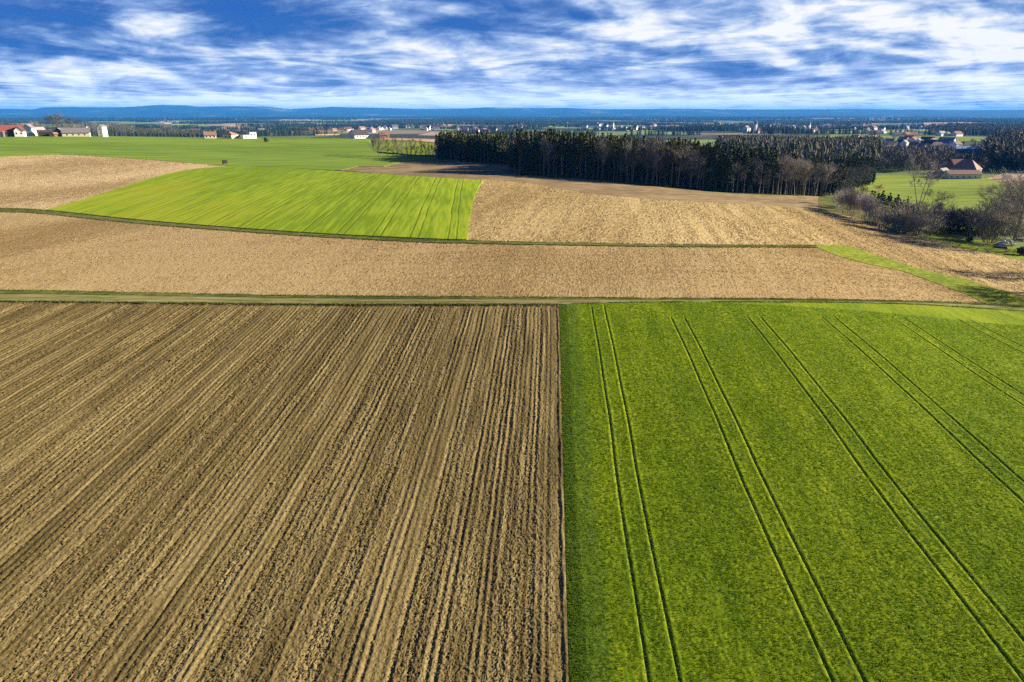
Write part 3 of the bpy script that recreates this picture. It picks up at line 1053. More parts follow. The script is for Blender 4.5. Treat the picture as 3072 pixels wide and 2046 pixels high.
def leaf_clump(seed, h, w, n=900, leaf=.35):
    """a dense evergreen bush: ragged leafy lumps on short stems"""
    rs = random.Random(seed)
    tr, cr = MB(), MB()
    lumps = [(rs.gauss(0, w * .22), rs.gauss(0, w * .22), h * rs.uniform(.3, .75), rs.uniform(.25, .42) * min(w, h)) for _ in range(9)]
    tr.tube((0, 0, -.3), (0, 0, .15), w * .12, w * .09, 8, True)
    for x, y, z, r in lumps:
        tr.tube((x * .3, y * .3, -.1), (x, y, z), .07, .03, 4)
    for i in range(n):
        x, y, z, r = lumps[i % len(lumps)]
        d = Vector((rs.gauss(0, 1), rs.gauss(0, 1), rs.gauss(0, 1))).normalized() * r * rs.uniform(.55, 1.1)
        c = Vector((x, y, max(.1, z + d.z))) + Vector((d.x, d.y, 0))
        u = Vector((rs.gauss(0, 1), rs.gauss(0, 1), rs.gauss(0, 1))).normalized()
        v = u.orthogonal().normalized()
        g = leaf * rs.uniform(.5, 1.2)
        cr.add([tuple(c - u * g), tuple(c + v * g * .6), tuple(c + u * g), tuple(c - v * g * .6)], [(0, 1, 2, 3)])
    return tr, cr


class Kind:
    """meshes of a few individuals of one kind; plant() puts one more of them in the ground"""
    def __init__(self, name, cat, makers, trunk_mat, crown_mat, crown='crown'):
        self.name, self.cat, self.crown = name, cat, crown
        self.mesh = []
        for h, (tr, cr) in makers:
            h = max(p[2] for p in cr.v)                      # true height of this individual
            a, b = tr.mesh(name + '_trunk'), cr.mesh(name + '_crown')
            a.materials.append(trunk_mat); b.materials.append(crown_mat)
            self.mesh.append((h, a, b))

    def plant(self, x, y, h, label, group=None, wide=1.0, pick=None, sink=0.1):
        i = rnd.randrange(len(self.mesh)) if pick is None else pick % len(self.mesh)
        h0, a, b = self.mesh[i]
        s = h / h0
        root = empty(self.name, (x, y, gz(x, y) - sink), rnd.uniform(0, 6.28))
        root.scale = (s * wide, s * wide, s)
        tag(root, label, self.cat, group)
        for nm, me in (('trunk', a), (self.crown, b)):
            o = bpy.data.objects.new(nm, me)
            COL.objects.link(o)
            o.parent = root
        return root


K_spruce = Kind('spruce_tree', 'tree', [(20, conifer(100 + i, 20, 2.7, .16 + .03 * i)) for i in range(5)], M_bark_dark, M_needle)
K_pine = Kind('pine_tree', 'tree', [(20, conifer(200 + i, 20, 2.4, .45 + .03 * i, pine=True)) for i in range(4)], M_bark_grey, M_needle_olive)
K_young = Kind('young_spruce', 'tree', [(5, conifer(300 + i, 5, 1.25, .05)) for i in range(3)], M_bark_dark, M_needle)
K_beech = Kind('bare_tree', 'tree', [(18, bare_tree(400 + i, 18, 1.0, .35, .6, 16, (6, 6, 5, 3), .27)) for i in range(4)], M_bark_grey, M_twig_beige)
K_dim = Kind('bare_tree', 'tree', [(18, bare_tree(450 + i, 18, 1.0, .25, .45, 16, (6, 6, 5, 3), .27)) for i in range(4)], M_bark_grey, M_twig_brown)
K_larch = Kind('larch_tree', 'tree', [(20, bare_tree(500 + i, 20, .62, .45, .25, 26, (6, 6, 4, 2), .22, .012)) for i in range(3)], M_bark_pale, M_twig_beige)
K_slim = Kind('slender_bare_tree', 'tree', [(12, bare_tree(550 + i, 12, .55, .12, .9, 18, (6, 6, 4, 2), .25, .016, rmin=.026)) for i in range(4)], M_bark_grey, M_twig_brown)
K_willow = Kind('bare_shrub', 'shrub', [(8, bare_shrub(600 + i, 8, 5.5, 26, (6, 6, 4, 2), .9, .026)) for i in range(4)], M_bark_pale, M_twig_grey)
K_bush = Kind('bare_shrub', 'shrub', [(4, bare_shrub(650 + i, 4, 4.5, 22, (6, 5, 4, 3), .5, .02)) for i in range(4)], M_bark_grey, M_twig_hedge)
K_yellow = Kind('yellow_shrub', 'shrub', [(4, bare_shrub(680 + i, 4, 3.0, 18, (6, 5, 4, 2), .8, .022)) for i in range(2)], M_bark_pale, M_twig_yellow)
K_ever = Kind('evergreen_bush', 'shrub', [(4, leaf_clump(700 + i, 4, 4.2)) for i in range(3)], M_bark_dark, M_evergreen)
K_big = Kind('big_bare_tree', 'tree', [(16, bare_tree(800 + i, 16, 1.25, .10, .5, 26, (8, 8, 6, 3), .34, .02, rmin=.024)) for i in range(2)], M_bark_grey, M_twig_hedge)
K_fork = Kind('forked_bare_tree', 'tree', [(18, bare_tree(850, 18, .6, .45, .9, 14, (6, 6, 4, 2), .24, .011, fork=3))], M_bark_pale, M_twig_grey)

ONES = ['', 'first', 'second', 'third', 'fourth', 'fifth', 'sixth', 'seventh', 'eighth', 'ninth', 'tenth', 'eleventh', 'twelfth', 'thirteenth', 'fourteenth',
        'fifteenth', 'sixteenth', 'seventeenth', 'eighteenth', 'nineteenth']
TENS = ['', '', 'twent', 'thirt', 'fort', 'fift', 'sixt', 'sevent', 'eight', 'ninet']


def nth(k):
    if k < 20:
        return ONES[k]
    return TENS[k // 10] + ('ieth' if k % 10 == 0 else 'y-' + ONES[k % 10])


def line_points(pix, step):
    """points every `step` metres along a line given in photo pixels on the ground"""
    p = np.array([hit(u, v)[:2] for u, v in densify(pix, 30, False)])
    s = np.concatenate(([0], np.cumsum(np.hypot(*np.diff(p, axis=0).T))))
    q = np.arange(0, s[-1], step)
    return np.stack((np.interp(q, s, p[:, 0]), np.interp(q, s, p[:, 1])), -1)


def ucol(x, y):
    return float(project(x, y, gz(x, y))[0])


# the big dark wood: its front row first
FRONT = [(1524, 518), (1600, 522), (1774, 535), (1977, 556), (2200, 575), (2420, 586), (2500, 588)]
FRONT_END = [(2500, 588), (2560, 570), (2620, 552)]
front = np.concatenate((line_points(FRONT, 2.7), line_points(FRONT_END, 2.9)))
front = front[np.argsort([ucol(*p) for p in front])]
WORD = {'s': 'dark spruce', 'p': 'olive-topped pine with bare trunk', 'b': 'bare beige-twigged tree', 'd': 'dim leafless tree', 'l': 'slender pale larch'}
KIND = {'s': K_spruce, 'p': K_pine, 'b': K_beech, 'd': K_dim, 'l': K_larch}
HT = {'s': (19, 23), 'p': (19, 23), 'b': (17, 21), 'd': (15, 19), 'l': (17, 20)}


def mixture(u):
    if u < 1800: return 'spsppsdb'
    if u < 2080: return 'bspdsdpb'
    if u < 2320: return 'psdspsdp'
    if u < 2500: return 'lldblspl'
    return 'ssspsd'


def hscale(u):
    return np.interp(u, [1500, 1600, 1850, 1950, 2100, 2300, 2450, 2560, 2660], [.80, .84, .84, .90, .86, .83, .78, .72, .62])


for i, (x, y) in enumerate(front):
    u = ucol(x, y)
    k = rnd.choice(mixture(u))
    if u > 2460 and k in 'bl' and rnd.random() < .5: k = 's'
    x += rnd.uniform(-.6, .6); y += rnd.uniform(-.7, .7)
    KIND[k].plant(x, y, rnd.uniform(*HT[k]) * hscale(u) * (1.1 if k in 'bl' else 1), f'{WORD[k]}, {nth(i + 1)} from the left in the big wood\'s front row', 'trees along the front edge of the wood')

# rows behind the front row, tree by tree, then the depth of the wood as one mass
NRM = np.array((0.25, 0.97))
cnt = 0
for row in range(1, 5):
    for (x, y) in front[row % 2::1 if row < 3 else 2]:
        x = x + NRM[0] * 3.4 * row + rnd.uniform(-1, 1); y = y + NRM[1] * 3.4 * row + rnd.uniform(-1, 1)
        u = ucol(x, y)
        if u > 2660: continue
        k = rnd.choice(mixture(u))
        if k == 'd' and row > 1: k = 's'
        KIND[k].plant(x, y, rnd.uniform(*HT[k]) * hscale(u) * 1.04, f'{WORD[k]} standing just behind the front row of the big wood', f'{WORD[k]}s inside the big wood')


def mass(name, label, pts, protos, mats, hs, wide=1.0, cat='wood'):
    """a far-off wood that reads as one: many small trees in one mesh"""
    vs, fs, mi, off = [], [], [], 0
    pts = np.asarray(pts, float)
    Zp = height(pts[:, 0], pts[:, 1])
    rs = np.random.RandomState(len(pts))
    for (x, y), z in zip(pts, Zp):
        k = rs.randint(len(protos))
        pv, pf, pm = protos[k]
        a = rs.rand() * 6.283
        s = rs.uniform(*hs)
        wd = s * wide * rs.uniform(.85, 1.2)
        c_, s_ = math.cos(a) * wd, math.sin(a) * wd
        q = np.stack((x + pv[:, 0] * c_ - pv[:, 1] * s_, y + pv[:, 0] * s_ + pv[:, 1] * c_, z - .2 + pv[:, 2] * s), -1)
        vs.append(q); fs.append(pf + off); mi.append(np.full(len(pf), pm)); off += len(q)
    me = mesh_np(name, np.concatenate(vs), np.concatenate(fs))
    o = link_mesh(name, me, mats)
    me.polygons.foreach_set('material_index', np.concatenate(mi).astype(np.int32))
    tag(o, label, cat, kind='stuff')
    return o


def lo_conifer(seed, r=.13, base=.12):
    rs = random.Random(seed)
    mb = MB()
    for i in range(9):
        t = i / 8
        z = base + (1 - base) * t * .94
        rr = r * (1 - t) ** .8 + .012
        k = 6
        o = rs.uniform(0, 6)
        for j in range(k):
            a = o + 6.283 * j / k
            L = rr * rs.uniform(.7, 1.2)
            g = .5
            mb.add([(0, 0, z + .06), (math.cos(a - g) * L * .8, math.sin(a - g) * L * .8, z - .04 * rs.uniform(.3, 1.5)), (math.cos(a) * L * 1.1, math.sin(a) * L * 1.1, z - .02),
                    (math.cos(a + g) * L * .8, math.sin(a + g) * L * .8, z - .04 * rs.uniform(.3, 1.5))], [(0, 1, 2), (0, 2, 3)])
    mb.tube((0, 0, 0), (0, 0, .4), .012, .008, 3)
    return _arr(mb)


def lo_bare(seed, r=.26, n=110):
    rs = random.Random(seed)
    mb = MB()
    mb.tube((0, 0, 0), (0, 0, .55), .016, .008, 4)
    for i in range(n):
        d = Vector((rs.gauss(0, 1), rs.gauss(0, 1), rs.gauss(0, 1))).normalized()
        q = rs.random() ** .5
        c = Vector((d.x * r * q, d.y * r * q, .62 + d.z * .36 * q))
        u = (Vector((d.x, d.y, abs(d.z) + .5)).normalized() * .10)
        v = u.cross(Vector((rs.gauss(0, 1), rs.gauss(0, 1), rs.gauss(0, 1)))).normalized() * .014
        mb.add([tuple(c - u - v), tuple(c - u + v), tuple(c + u)], [(0, 1, 2)])
    return _arr(mb)


def _arr(mb):
    f = []
    for q in mb.f:
        f.append(q[:3])
        if len(q) == 4: f.append((q[0], q[2], q[3]))
    return np.array(mb.v), np.array(f)


LO = [(*lo_conifer(900 + i), 0) for i in range(3)]
LO_P = [(*lo_conifer(910 + i, .15, .4), 1) for i in range(2)]
LO_B = [(*lo_bare(920 + i), 2) for i in range(3)]
LO_BR = [(*lo_bare(930 + i), 3) for i in range(3)]
LOM = [M_needle, M_needle_olive, M_twig_beige, M_twig_brown]


def region_points(rows, step, jitter=.4):
    poly = [tuple(along(u, d)[:2]) for u, d in rows]
    xs = [p[0] for p in poly]; ys = [p[1] for p in poly]
    gx, gy = np.meshgrid(np.arange(min(xs), max(xs), step), np.arange(min(ys), max(ys), step))
    gx = gx.ravel() + (np.random.RandomState(3).rand(gx.size) - .5) * step * 2 * jitter
    gy = gy.ravel() + (np.random.RandomState(4).rand(gy.size) - .5) * step * 2 * jitter
    k = in_poly(gx, gy, poly)
    return np.stack((gx[k], gy[k]), -1)


fx, fy = front[:, 0], front[:, 1]
back = [(x + NRM[0] * 17, y + NRM[1] * 17) for x, y in front] + [(x + NRM[0] * 95, y + NRM[1] * 95) for x, y in front[::-1]]
bx = [p[0] for p in back]; by = [p[1] for p in back]
gx, gy = np.meshgrid(np.arange(min(bx), max(bx), 3.4), np.arange(min(by), max(by), 3.4))
rs_ = np.random.RandomState(9)
gx = gx.ravel() + rs_.uniform(-1.3, 1.3, gx.size); gy = gy.ravel() + rs_.uniform(-1.3, 1.3, gy.size)
kk = in_poly(gx, gy, back)
inner = np.stack((gx[kk], gy[kk]), -1)
keep = np.array([ucol(*p) < 2650 for p in inner])
inner = inner[keep]
mass('wood_interior', 'dark mass of treetops filling the depth of the big wood', inner, LO + LO + LO_P + LO_B, LOM, (14.5, 19), 1.3)

# the block of wood further back on the left
BACK = [(1312, 478), (1345, 481), (1440, 487), (1524, 496)]
bl = line_points(BACK, 3.3)
for i, (x, y) in enumerate(bl):
    k = rnd.choice('sspps')
    KIND[k].plant(x, y + rnd.uniform(-.6, .6), rnd.uniform(12.5, 15.5), f'{WORD[k]}, {nth(i + 1)} from the left fronting the wood\'s rear block', 'trees along the front of the rear block')
for i, (x, y) in enumerate(bl):
    for row in (1, 2):
        k = rnd.choice('spsss')
        KIND[k].plant(x + rnd.uniform(-1, 1), y + 3.6 * row + rnd.uniform(-.8, .8), rnd.uniform(13, 16), f'{WORD[k]} behind the front trees of the rear block of wood', f'{WORD[k]}s inside the rear block')
q = np.concatenate([bl + np.array((0.05 * r, 3.5 * r)) for r in range(3, 14)])
q = np.concatenate((q, np.stack((rs_.uniform(bl[-1][0] - 5, bl[-1][0] + 60, 240), rs_.uniform(bl[-1][1] + 5, bl[-1][1] + 50, 240)), -1)))
mass('wood_interior', 'dark treetops behind the front trees of the rear block of wood', q + rs_.uniform(-1.2, 1.2, q.shape), LO + LO_P, LOM, (12.5, 16), 1.4)

# tree line between the far green field and the yellow-green one
for i, u in enumerate([1116, 1124, 1132, 1146, 1160, 1176, 1188, 1204, 1220, 1232, 1246, 1260, 1274, 1284, 1296, 1308]):
    d = np.interp(u, [1110, 1310], [455, 392]) + rnd.uniform(-6, 6)
    p = along(u, d)
    if i < 4:
        K_dim.plant(p[0], p[1], rnd.uniform(11, 13), f'bushy bare tree, {nth(i + 1)} from the left of the thin tree line', 'trees of the thin tree line', .8)
    else:
        K_slim.plant(p[0], p[1], rnd.uniform(9.5, 13), f'slender bare tree, {nth(i + 1)} from the left of the thin tree line', 'trees of the thin tree line', 1.0)


# ------------------------------------------------------------------ the hedge and bushes on the right
def at_px(kind, u, v, top, label, group=None, wide=1.0, pick=None):
    """plant at the ground point seen at (u, v), as tall as reaching up to photo row `top`"""
    p = hit(u, v)
    h = (v - top) * depth_of(p) / FPX / math.cos(PITCH - math.atan((1023 - v) / FPX) * 0)
    return kind.plant(p[0], p[1], h, label, group, wide, pick)


g = 'lilac grey shrubs at the corner of the wood'
for i, (u, v, t) in enumerate([(2518, 634, 566), (2536, 640, 562), (2552, 646, 560), (2568, 650, 566), (2584, 656, 572), (2600, 661, 580), (2614, 668, 590), (2630, 676, 602), (2545, 630, 556)]):
    at_px(K_willow, u, v, t, f'lilac grey leafless shrub, {nth(i + 1)} in the row leading from the wood' if i < 8 else 'taller lilac grey shrub behind the row leading from the wood', g, .95)
for i, (u, v) in enumerate([(2612, 588), (2622, 591), (2633, 595), (2642, 598), (2652, 601), (2661, 604), (2671, 607), (2680, 610), (2689, 612), (2699, 614), (2708, 616), (2718, 618), (2645, 588), (2668, 594), (2690, 600)]):
    at_px(K_young, u, v + 14, v - 16, f'young spruce, {nth(i + 1)} from the left of the row behind the shrubs' if i < 12 else 'young spruce at the back of the row edging the meadow', 'young spruces between shrubs and meadow', 1.15)
at_px(K_yellow, 2640, 668, 618, 'pale yellow shrub between lilac and brown bushes', None, 1.1)
at_px(K_yellow, 2636, 575, 548, 'straw-coloured small bush at the meadow corner by the wood', None, 1.3)
at_px(K_yellow, 2590, 585, 552, 'yellowish twiggy shrub in front of the dark wood end', None, 1.0)
g = 'brown bushes of the hedge'
for i, (u, v, t) in enumerate([(2655, 690, 622), (2676, 694, 634), (2700, 698, 636), (2722, 702, 632), (2744, 706, 630), (2766, 709, 640), (2690, 680, 612), (2715, 684, 606), (2740, 688, 600)]):
    at_px(K_bush, u, v, t, f'brown leafless bush, {nth(i + 1)} from the left along the hedge foot' if i < 6 else f'taller brown bush behind the hedge foot, {nth(i - 5)} from the left', g, 1.25)
at_px(K_fork, 2752, 640, 470, 'tall pale forked tree rising above the hedge in front of the meadow')
at_px(K_dim, 2786, 690, 574, 'round-crowned brown bare tree right of the forked tree', None, 1.25)
at_px(K_slim, 2722, 660, 592, 'thin leaning bare tree left of the forked tree', None, 1.3)
at_px(K_slim, 2790, 706, 612, 'dark upright bare tree with several stems in the hedge', None, 1.6)
at_px(K_slim, 2812, 708, 604, 'dark bare tree at the right end of the brown bushes', None, 1.6)
g = 'dark bushes before the meadow'
for i, (u, v, t) in enumerate([(2832, 690, 616), (2852, 696, 622), (2872, 700, 628), (2892, 702, 634), (2912, 704, 630), (2930, 706, 622), (2950, 708, 612)]):
    at_px(K_ever if i in (3,) else K_bush, u, v, t - 6, f'{"dark evergreen" if i in (3,) else "twiggy grey"} bush, {nth(i + 1)} from the left below the meadow', g, 1.15)
at_px(K_bush, 2938, 716, 625, 'dense grey bush at the left of the big spreading tree', None, 1.3)
at_px(K_dim, 2985, 712, 560, 'dim bare tree behind the left side of the big spreading tree', None, 1.3)
at_px(K_dim, 3030, 700, 540, 'dim bare tree close behind the big spreading tree', None, 1.3)
at_px(K_big, 3036, 736, 512, 'big spreading bare tree at the right edge above the white heap', None, 1.0, 0)
at_px(K_big, 3095, 750, 530, 'big bare tree at the right edge behind the dark bushes', None, 1.1, 1)
at_px(K_bush, 2968, 728, 640, 'tall twiggy bush at the left foot of the big spreading tree', None, 1.1)
at_px(K_bush, 3010, 700, 600, 'grey twiggy bush behind the big spreading tree', None, 1.2)
at_px(K_bush, 3062, 716, 640, 'pale brown bush at the right edge behind the white heap', None, 1.3)
at_px(K_ever, 2906, 726, 707, 'small black-green bush alone on the grass strip', None, .9)
at_px(K_ever, 3066, 766, 738, 'dark low bush at the right edge of the grass strip', None, 1.2)
at_px(K_bush, 2850, 712, 702, 'low cut brush on the grass, left piece', None, 2.2)
at_px(K_bush, 2876, 716, 706, 'low cut brush on the grass beside the black-green bush', None, 2.2)
for i, (u, d, h) in enumerate([(3230, 176, 14), (3330, 172, 14), (3200, 205, 16)]):
    p = along(u, d, 800)
    K_big.plant(p[0], p[1], h, f'bare hedge tree, {nth(i + 1)} beyond the right edge, its shadow on the field', 'hedge trees past the right edge')

# bare trees and bushes along the left ridge
def ridge_tree(u, d, h, kind, label, wide=1.0):
    p = along(u, d)
    kind.plant(p[0], p[1], h, label, 'bare trees along the left ridge', wide)


ru = [330, 342, 352, 366, 380, 394, 404, 418, 430, 440, 452, 464, 478, 490, 500, 512, 524, 536, 550, 562, 574, 586, 600]
for i, u in enumerate(ru):
    ridge_tree(u, rnd.uniform(690, 725), rnd.uniform(7, 12), K_dim if i % 3 else K_beech, f'bare bushy tree, {nth(i + 1)} from the white tower along the left ridge', 1.3)
for u, h, k, lab in [(165, 14, 0, 'brown bare tree behind the small brown shed on the left ridge'), (180, 17, 1, 'tallest bare tree of the left ridge, behind the dark gabled shed'),
                     (198, 15, 1, 'broad beige bare tree behind the left end of the cream barn'), (128, 9, 0, 'bare tree behind the dark long shed on the left ridge'),
                     (150, 8, 0, 'low bare tree between the dark long shed and the small brown shed'), (228, 12, 0, 'bare tree behind the middle of the grey-roofed cream barn'),
                     (245, 9, 0, 'small bare tree behind the right half of the cream barn'), (110, 10, 1, 'beige bare tree behind the pink-roofed low house'),
                     (82, 9, 0, 'bare tree between the tan-gabled farmhouse and the tall white house'), (268, 9, 0, 'bare tree just off the right end of the cream barn'),
                     (284, 10, 1, 'beige bare tree left of the white tower house'), (298, 8, 0, 'low bare tree at the left foot of the white tower house'),
                     (20, 10, 0, 'bare tree behind the roof of the long red-roofed barn'), (52, 9, 1, 'bare tree behind the right end of the red-roofed barn')]:
    ridge_tree(u, 728, h * 1.25, K_beech if k else K_dim, lab, 1.3)
ru2 = [815, 830, 846, 862, 878, 895, 908, 922, 936, 950, 964, 976, 990, 1002, 1014, 1026, 1036]
for i, u in enumerate(ru2):
    hh = 5 if u < 890 else rnd.uniform(8.5, 12)
    ridge_tree(u, rnd.uniform(675, 705), hh * rnd.uniform(.85, 1.1), K_dim if i % 2 else K_beech, f'brown bare tree, {nth(i + 1)} of the ridge row ending at the dark-roofed house', 1.2)
p = along(799, 600)
K_ever.plant(p[0], p[1], 4.6, 'small dark tree alone in the far green field', None, .7)
p = along(1150, 640); K_dim.plant(p[0], p[1], 7, 'bare tree beside the small orange house', None, 1.2)
p = along(1222, 640); K_dim.plant(p[0], p[1], 4, 'small dark bush on the brown field beyond the tree line', None, 1.4)

# woods of the valley and the plain
mass('valley_wood', 'mixed wood behind the right end of the big wood', region_points([(2200, 620), (2640, 640), (2660, 760), (2640, 980), (2150, 1000)], 7.5), LO[:1] + LO_P + LO_P + LO_BR[:2], LOM, (14, 18), 1.8)
mass('valley_wood', 'brown leafless trees between the big wood and the farm', region_points([(2650, 600), (2730, 590), (2830, 640), (2860, 760), (2660, 760)], 6.5), LO_BR + LO_BR + LO_B + LO[:1], LOM, (9, 16), 1.3)
mass('valley_wood', 'dark wood at the right edge behind the farm', region_points([(2965, 690), (3080, 640), (3300, 640), (3300, 1100), (2990, 1150), (2965, 900)], 7.5), LO + LO_P + LO_BR, LOM, (16, 21), 1.7)
mass('valley_wood', 'trees and bushes scattered between the village houses', region_points([(2540, 1000), (2900, 820), (2960, 900), (2960, 1250), (2560, 1400)], 27), LO_BR + LO + LO_B, LOM, (5, 10), 1.5)
mass('valley_wood', 'trees close behind the brown-roofed farm', region_points([(2830, 640), (2990, 610), (3000, 720), (2840, 760)], 12), LO_BR + LO[:1], LOM, (8, 14), 1.4)


def strip_woods(seed, n, d0, d1, u0, u1, length, width, step, hs, wide):
    rs = np.random.RandomState(seed)
    out = []
    for i in range(n):
        u = rs.uniform(u0, u1)
        d = math.exp(rs.uniform(math.log(d0), math.log(d1)))
        c = along(u, d)[:2]
        L, W = rs.uniform(.5, 1.5) * length * d / 3000, rs.uniform(.5, 1.4) * width * d / 3000
        k = int(L * W / step ** 2)
        a = rs.uniform(-.35, .35)
        p = rs.uniform(-.5, .5, (k, 2)) * (L, W)
        p = p[(p[:, 0] / L) ** 2 + (p[:, 1] / W) ** 2 < .25 * rs.uniform(.6, 1)]
        out.append(np.stack((c[0] + p[:, 0] * math.cos(a) - p[:, 1] * math.sin(a), c[1] + p[:, 0] * math.sin(a) + p[:, 1] * math.cos(a)), -1))
    return np.concatenate(out)


q = strip_woods(5, 34, 2000, 3800, -200, 3300, 420, 110, 11, 0, 0)
mass('far_wood', 'dark strips of woodland on the nearer plain', q, LO, LOM, (14, 22), 1.5)
q = strip_woods(6, 58, 3800, 8500, -300, 3400, 520, 150, 24, 0, 0)
mass('far_wood', 'blue-dark woodland bands in the middle of the plain', q, LO, LOM, (15, 24), 3.0)
q = strip_woods(8, 55, 8000, 15000, -400, 3500, 560, 120, 60, 0, 0)
mass('far_wood', 'faint woodland bands at the far end of the plain', q, LO, LOM, (22, 34), 5.0)
q = region_points([(2780, 2300), (3300, 1900), (3300, 3600), (2850, 3900)], 16)
mass('far_wood', 'wide dark wood along the upper right of the plain', q, LO + LO_BR[:1], LOM, (17, 26), 1.7)
q = region_points([(-400, 2300), (900, 2100), (1000, 2500), (300, 3300), (-400, 3600)], 26)
mass('far_wood', 'dark wooded slope beyond the left ridge', q, LO, LOM, (15, 24), 2.0)


# ------------------------------------------------------------------ distant hills
def build_hills():
    us = [-900, -500, -200, 0, 100, 130, 200, 270, 360, 430, 490, 560, 600, 700, 800, 870, 1000, 1150, 1250, 1400, 1460, 1600, 1700, 1800, 2000, 2200, 2500, 2560, 2700, 2760, 2900, 3072, 3400, 3900]
    vs = [330, 326, 330, 326, 328, 322, 321, 322, 322, 318, 314, 316, 321, 320, 321, 328, 320, 325, 328, 325, 322, 325, 323, 327, 327, 328, 328, 327, 330, 328, 331, 329, 330, 331]
    DR = 21000.0
    azs, hs = [], []
    for u, v in zip(us, vs):
        r = ray(u, v)
        azs.append(math.atan2(r[0], r[1]))
        hs.append(CAM_Z + DR * r[2] / math.hypot(r[0], r[1]) + 34)
    az = np.linspace(R(-52), R(52), 520)
    top = np.interp(az, azs, hs)
    ds = np.linspace(13500, 27000, 60)
    A, Dd = np.meshgrid(az, ds)
    T = np.tile(top, (len(ds), 1))
    x, y = np.sin(A) * Dd, np.cos(A) * Dd
    n = fbm(x / 2600, y / 2600, 90, 4) - .5
    bell = np.exp(-((Dd - DR) / 2600.0) ** 2)
    front_r = .42 * np.exp(-((Dd - 16000 - 900 * np.sin(A * 9)) / 1100.0) ** 2)
    z = -36 + T * np.maximum(bell, front_r * (0.7 + n)) + 150 * n * np.exp(-((Dd - 18300) / 2200.0) ** 2) * np.clip(T / 250, 0, 1.2)
    z = z + 8 * (vnoise(x / 420, y / 420, 97) - .5) * bell
    idx = np.arange(A.size).reshape(A.shape)
    F = np.stack((idx[:-1, :-1], idx[1:, :-1], idx[1:, 1:], idx[:-1, 1:]), -1).reshape(-1, 4)[:, ::-1]
    me = mesh_np('hills', np.stack((x, y, z), -1).reshape(-1, 3), F, True)
    m, nt, b = new_mat('hill_forest', .95, .05)
    co = nt.node('ShaderNodeTexCoord').outputs['Object']
    n = nt.noise(nt.mapping(co, scale=(1, .7, .7)), 1 / 900, 5, .6)
    nt.put(b.inputs['Base Color'], nt.ramp(n, [(.45, (.012, .035, .03)), (.58, (.025, .055, .04)), (.66, (.13, .15, .11))]))
    o = link_mesh('hills', me, m)
    tag(o, kind='structure')


build_hills()


# ------------------------------------------------------------------ buildings
def mat_wall(name, col, var=.1):
    return mat_plain(name, col, var, .8, .85, .15)


W_white, W_cream = mat_wall('white_render', (.78, .76, .72)), mat_wall('cream_render', (.72, .62, .40))
W_tan, W_grey = mat_wall('tan_render', (.52, .36, .20)), mat_wall('grey_boards', (.16, .15, .145), .2)
W_dark, W_blue = mat_wall('dark_boards', (.055, .045, .04), .25), mat_wall('blue_grey_cladding', (.16, .22, .34))
W_wood = mat_wall('brown_boards', (.20, .12, .07), .2)
T_red = mat_plain('red_tiles', (.20, .065, .045), .25, .9, .8, .2, stretch=(1, 1, 3))
T_brown = mat_plain('brown_tiles', (.27, .155, .115), .25, .9, .8, .2, stretch=(1, 1, 3))
T_dark = mat_plain('dark_tiles', (.06, .055, .055), .25, .9, .7, .3, stretch=(1, 1, 3))
T_grey = mat_plain('grey_tiles', (.20, .185, .18), .25, .9, .7, .3, stretch=(1, 1, 3))
T_pink = mat_plain('pale_pink_tiles', (.50, .36, .32), .15, .9, .8, .2)
G_pane, _nt, _b = new_mat('window_glass', .08, .6)
_b.inputs['Base Color'].default_value = (.02, .025, .035, 1)
M_frame = mat_wall('white_frames', (.7, .7, .68))
M_brick = mat_plain('chimney_brick', (.26, .12, .08), .25, 4)


def wall_mb(L, W, H, RH, hip=0.0):
    mb = MB()
    x, y = L / 2, W / 2
    b = -1.2                                                    # footing below ground
    vs = [(-x, -y, b), (x, -y, b), (x, y, b), (-x, y, b), (-x, -y, H), (x, -y, H), (x, y, H), (-x, y, H)]
    fs = [(0, 1, 5, 4), (2, 3, 7, 6)]
    if hip:
        fs += [(1, 2, 6, 5), (3, 0, 4, 7), (4, 5, 6, 7)]
    else:
        vs += [(x, 0, H + RH), (-x, 0, H + RH)]
        fs += [(1, 2, 6, 8, 5), (3, 0, 4, 9, 7)]
    mb.add(vs, fs)
    return mb


def roof_mb(L, W, H, RH, hip=0.0, over=.5, th=.22):
    mb = MB()
    x, y = L / 2 + over, W / 2 + over
    drop = RH * over / (W / 2)
    e = H - drop
    rx = L / 2 + over if not hip else L / 2 - hip
    for lift, flip in ((th, False), (0.02, True)):
        vs = [(-x, -y, e + lift), (x, -y, e + lift), (x, y, e + lift), (-x, y, e + lift), (rx, 0, H + RH + lift), (-rx, 0, H + RH + lift)]
        fs = [(0, 1, 4, 5), (2, 3, 5, 4)]
        if hip:
            fs += [(1, 2, 4), (3, 0, 5)]
        if flip:
            fs = [f[::-1] for f in fs]
        mb.add(vs, fs)
    n = 6
    rim = [0, 1, 2, 3] if hip else [0, 1, 4, 2, 3, 5]
    for i in range(len(rim)):
        a, b = rim[i], rim[(i + 1) % len(rim)]
        mb.f.append((a + n, b + n, b, a)); mb.m.append(0)
    return mb


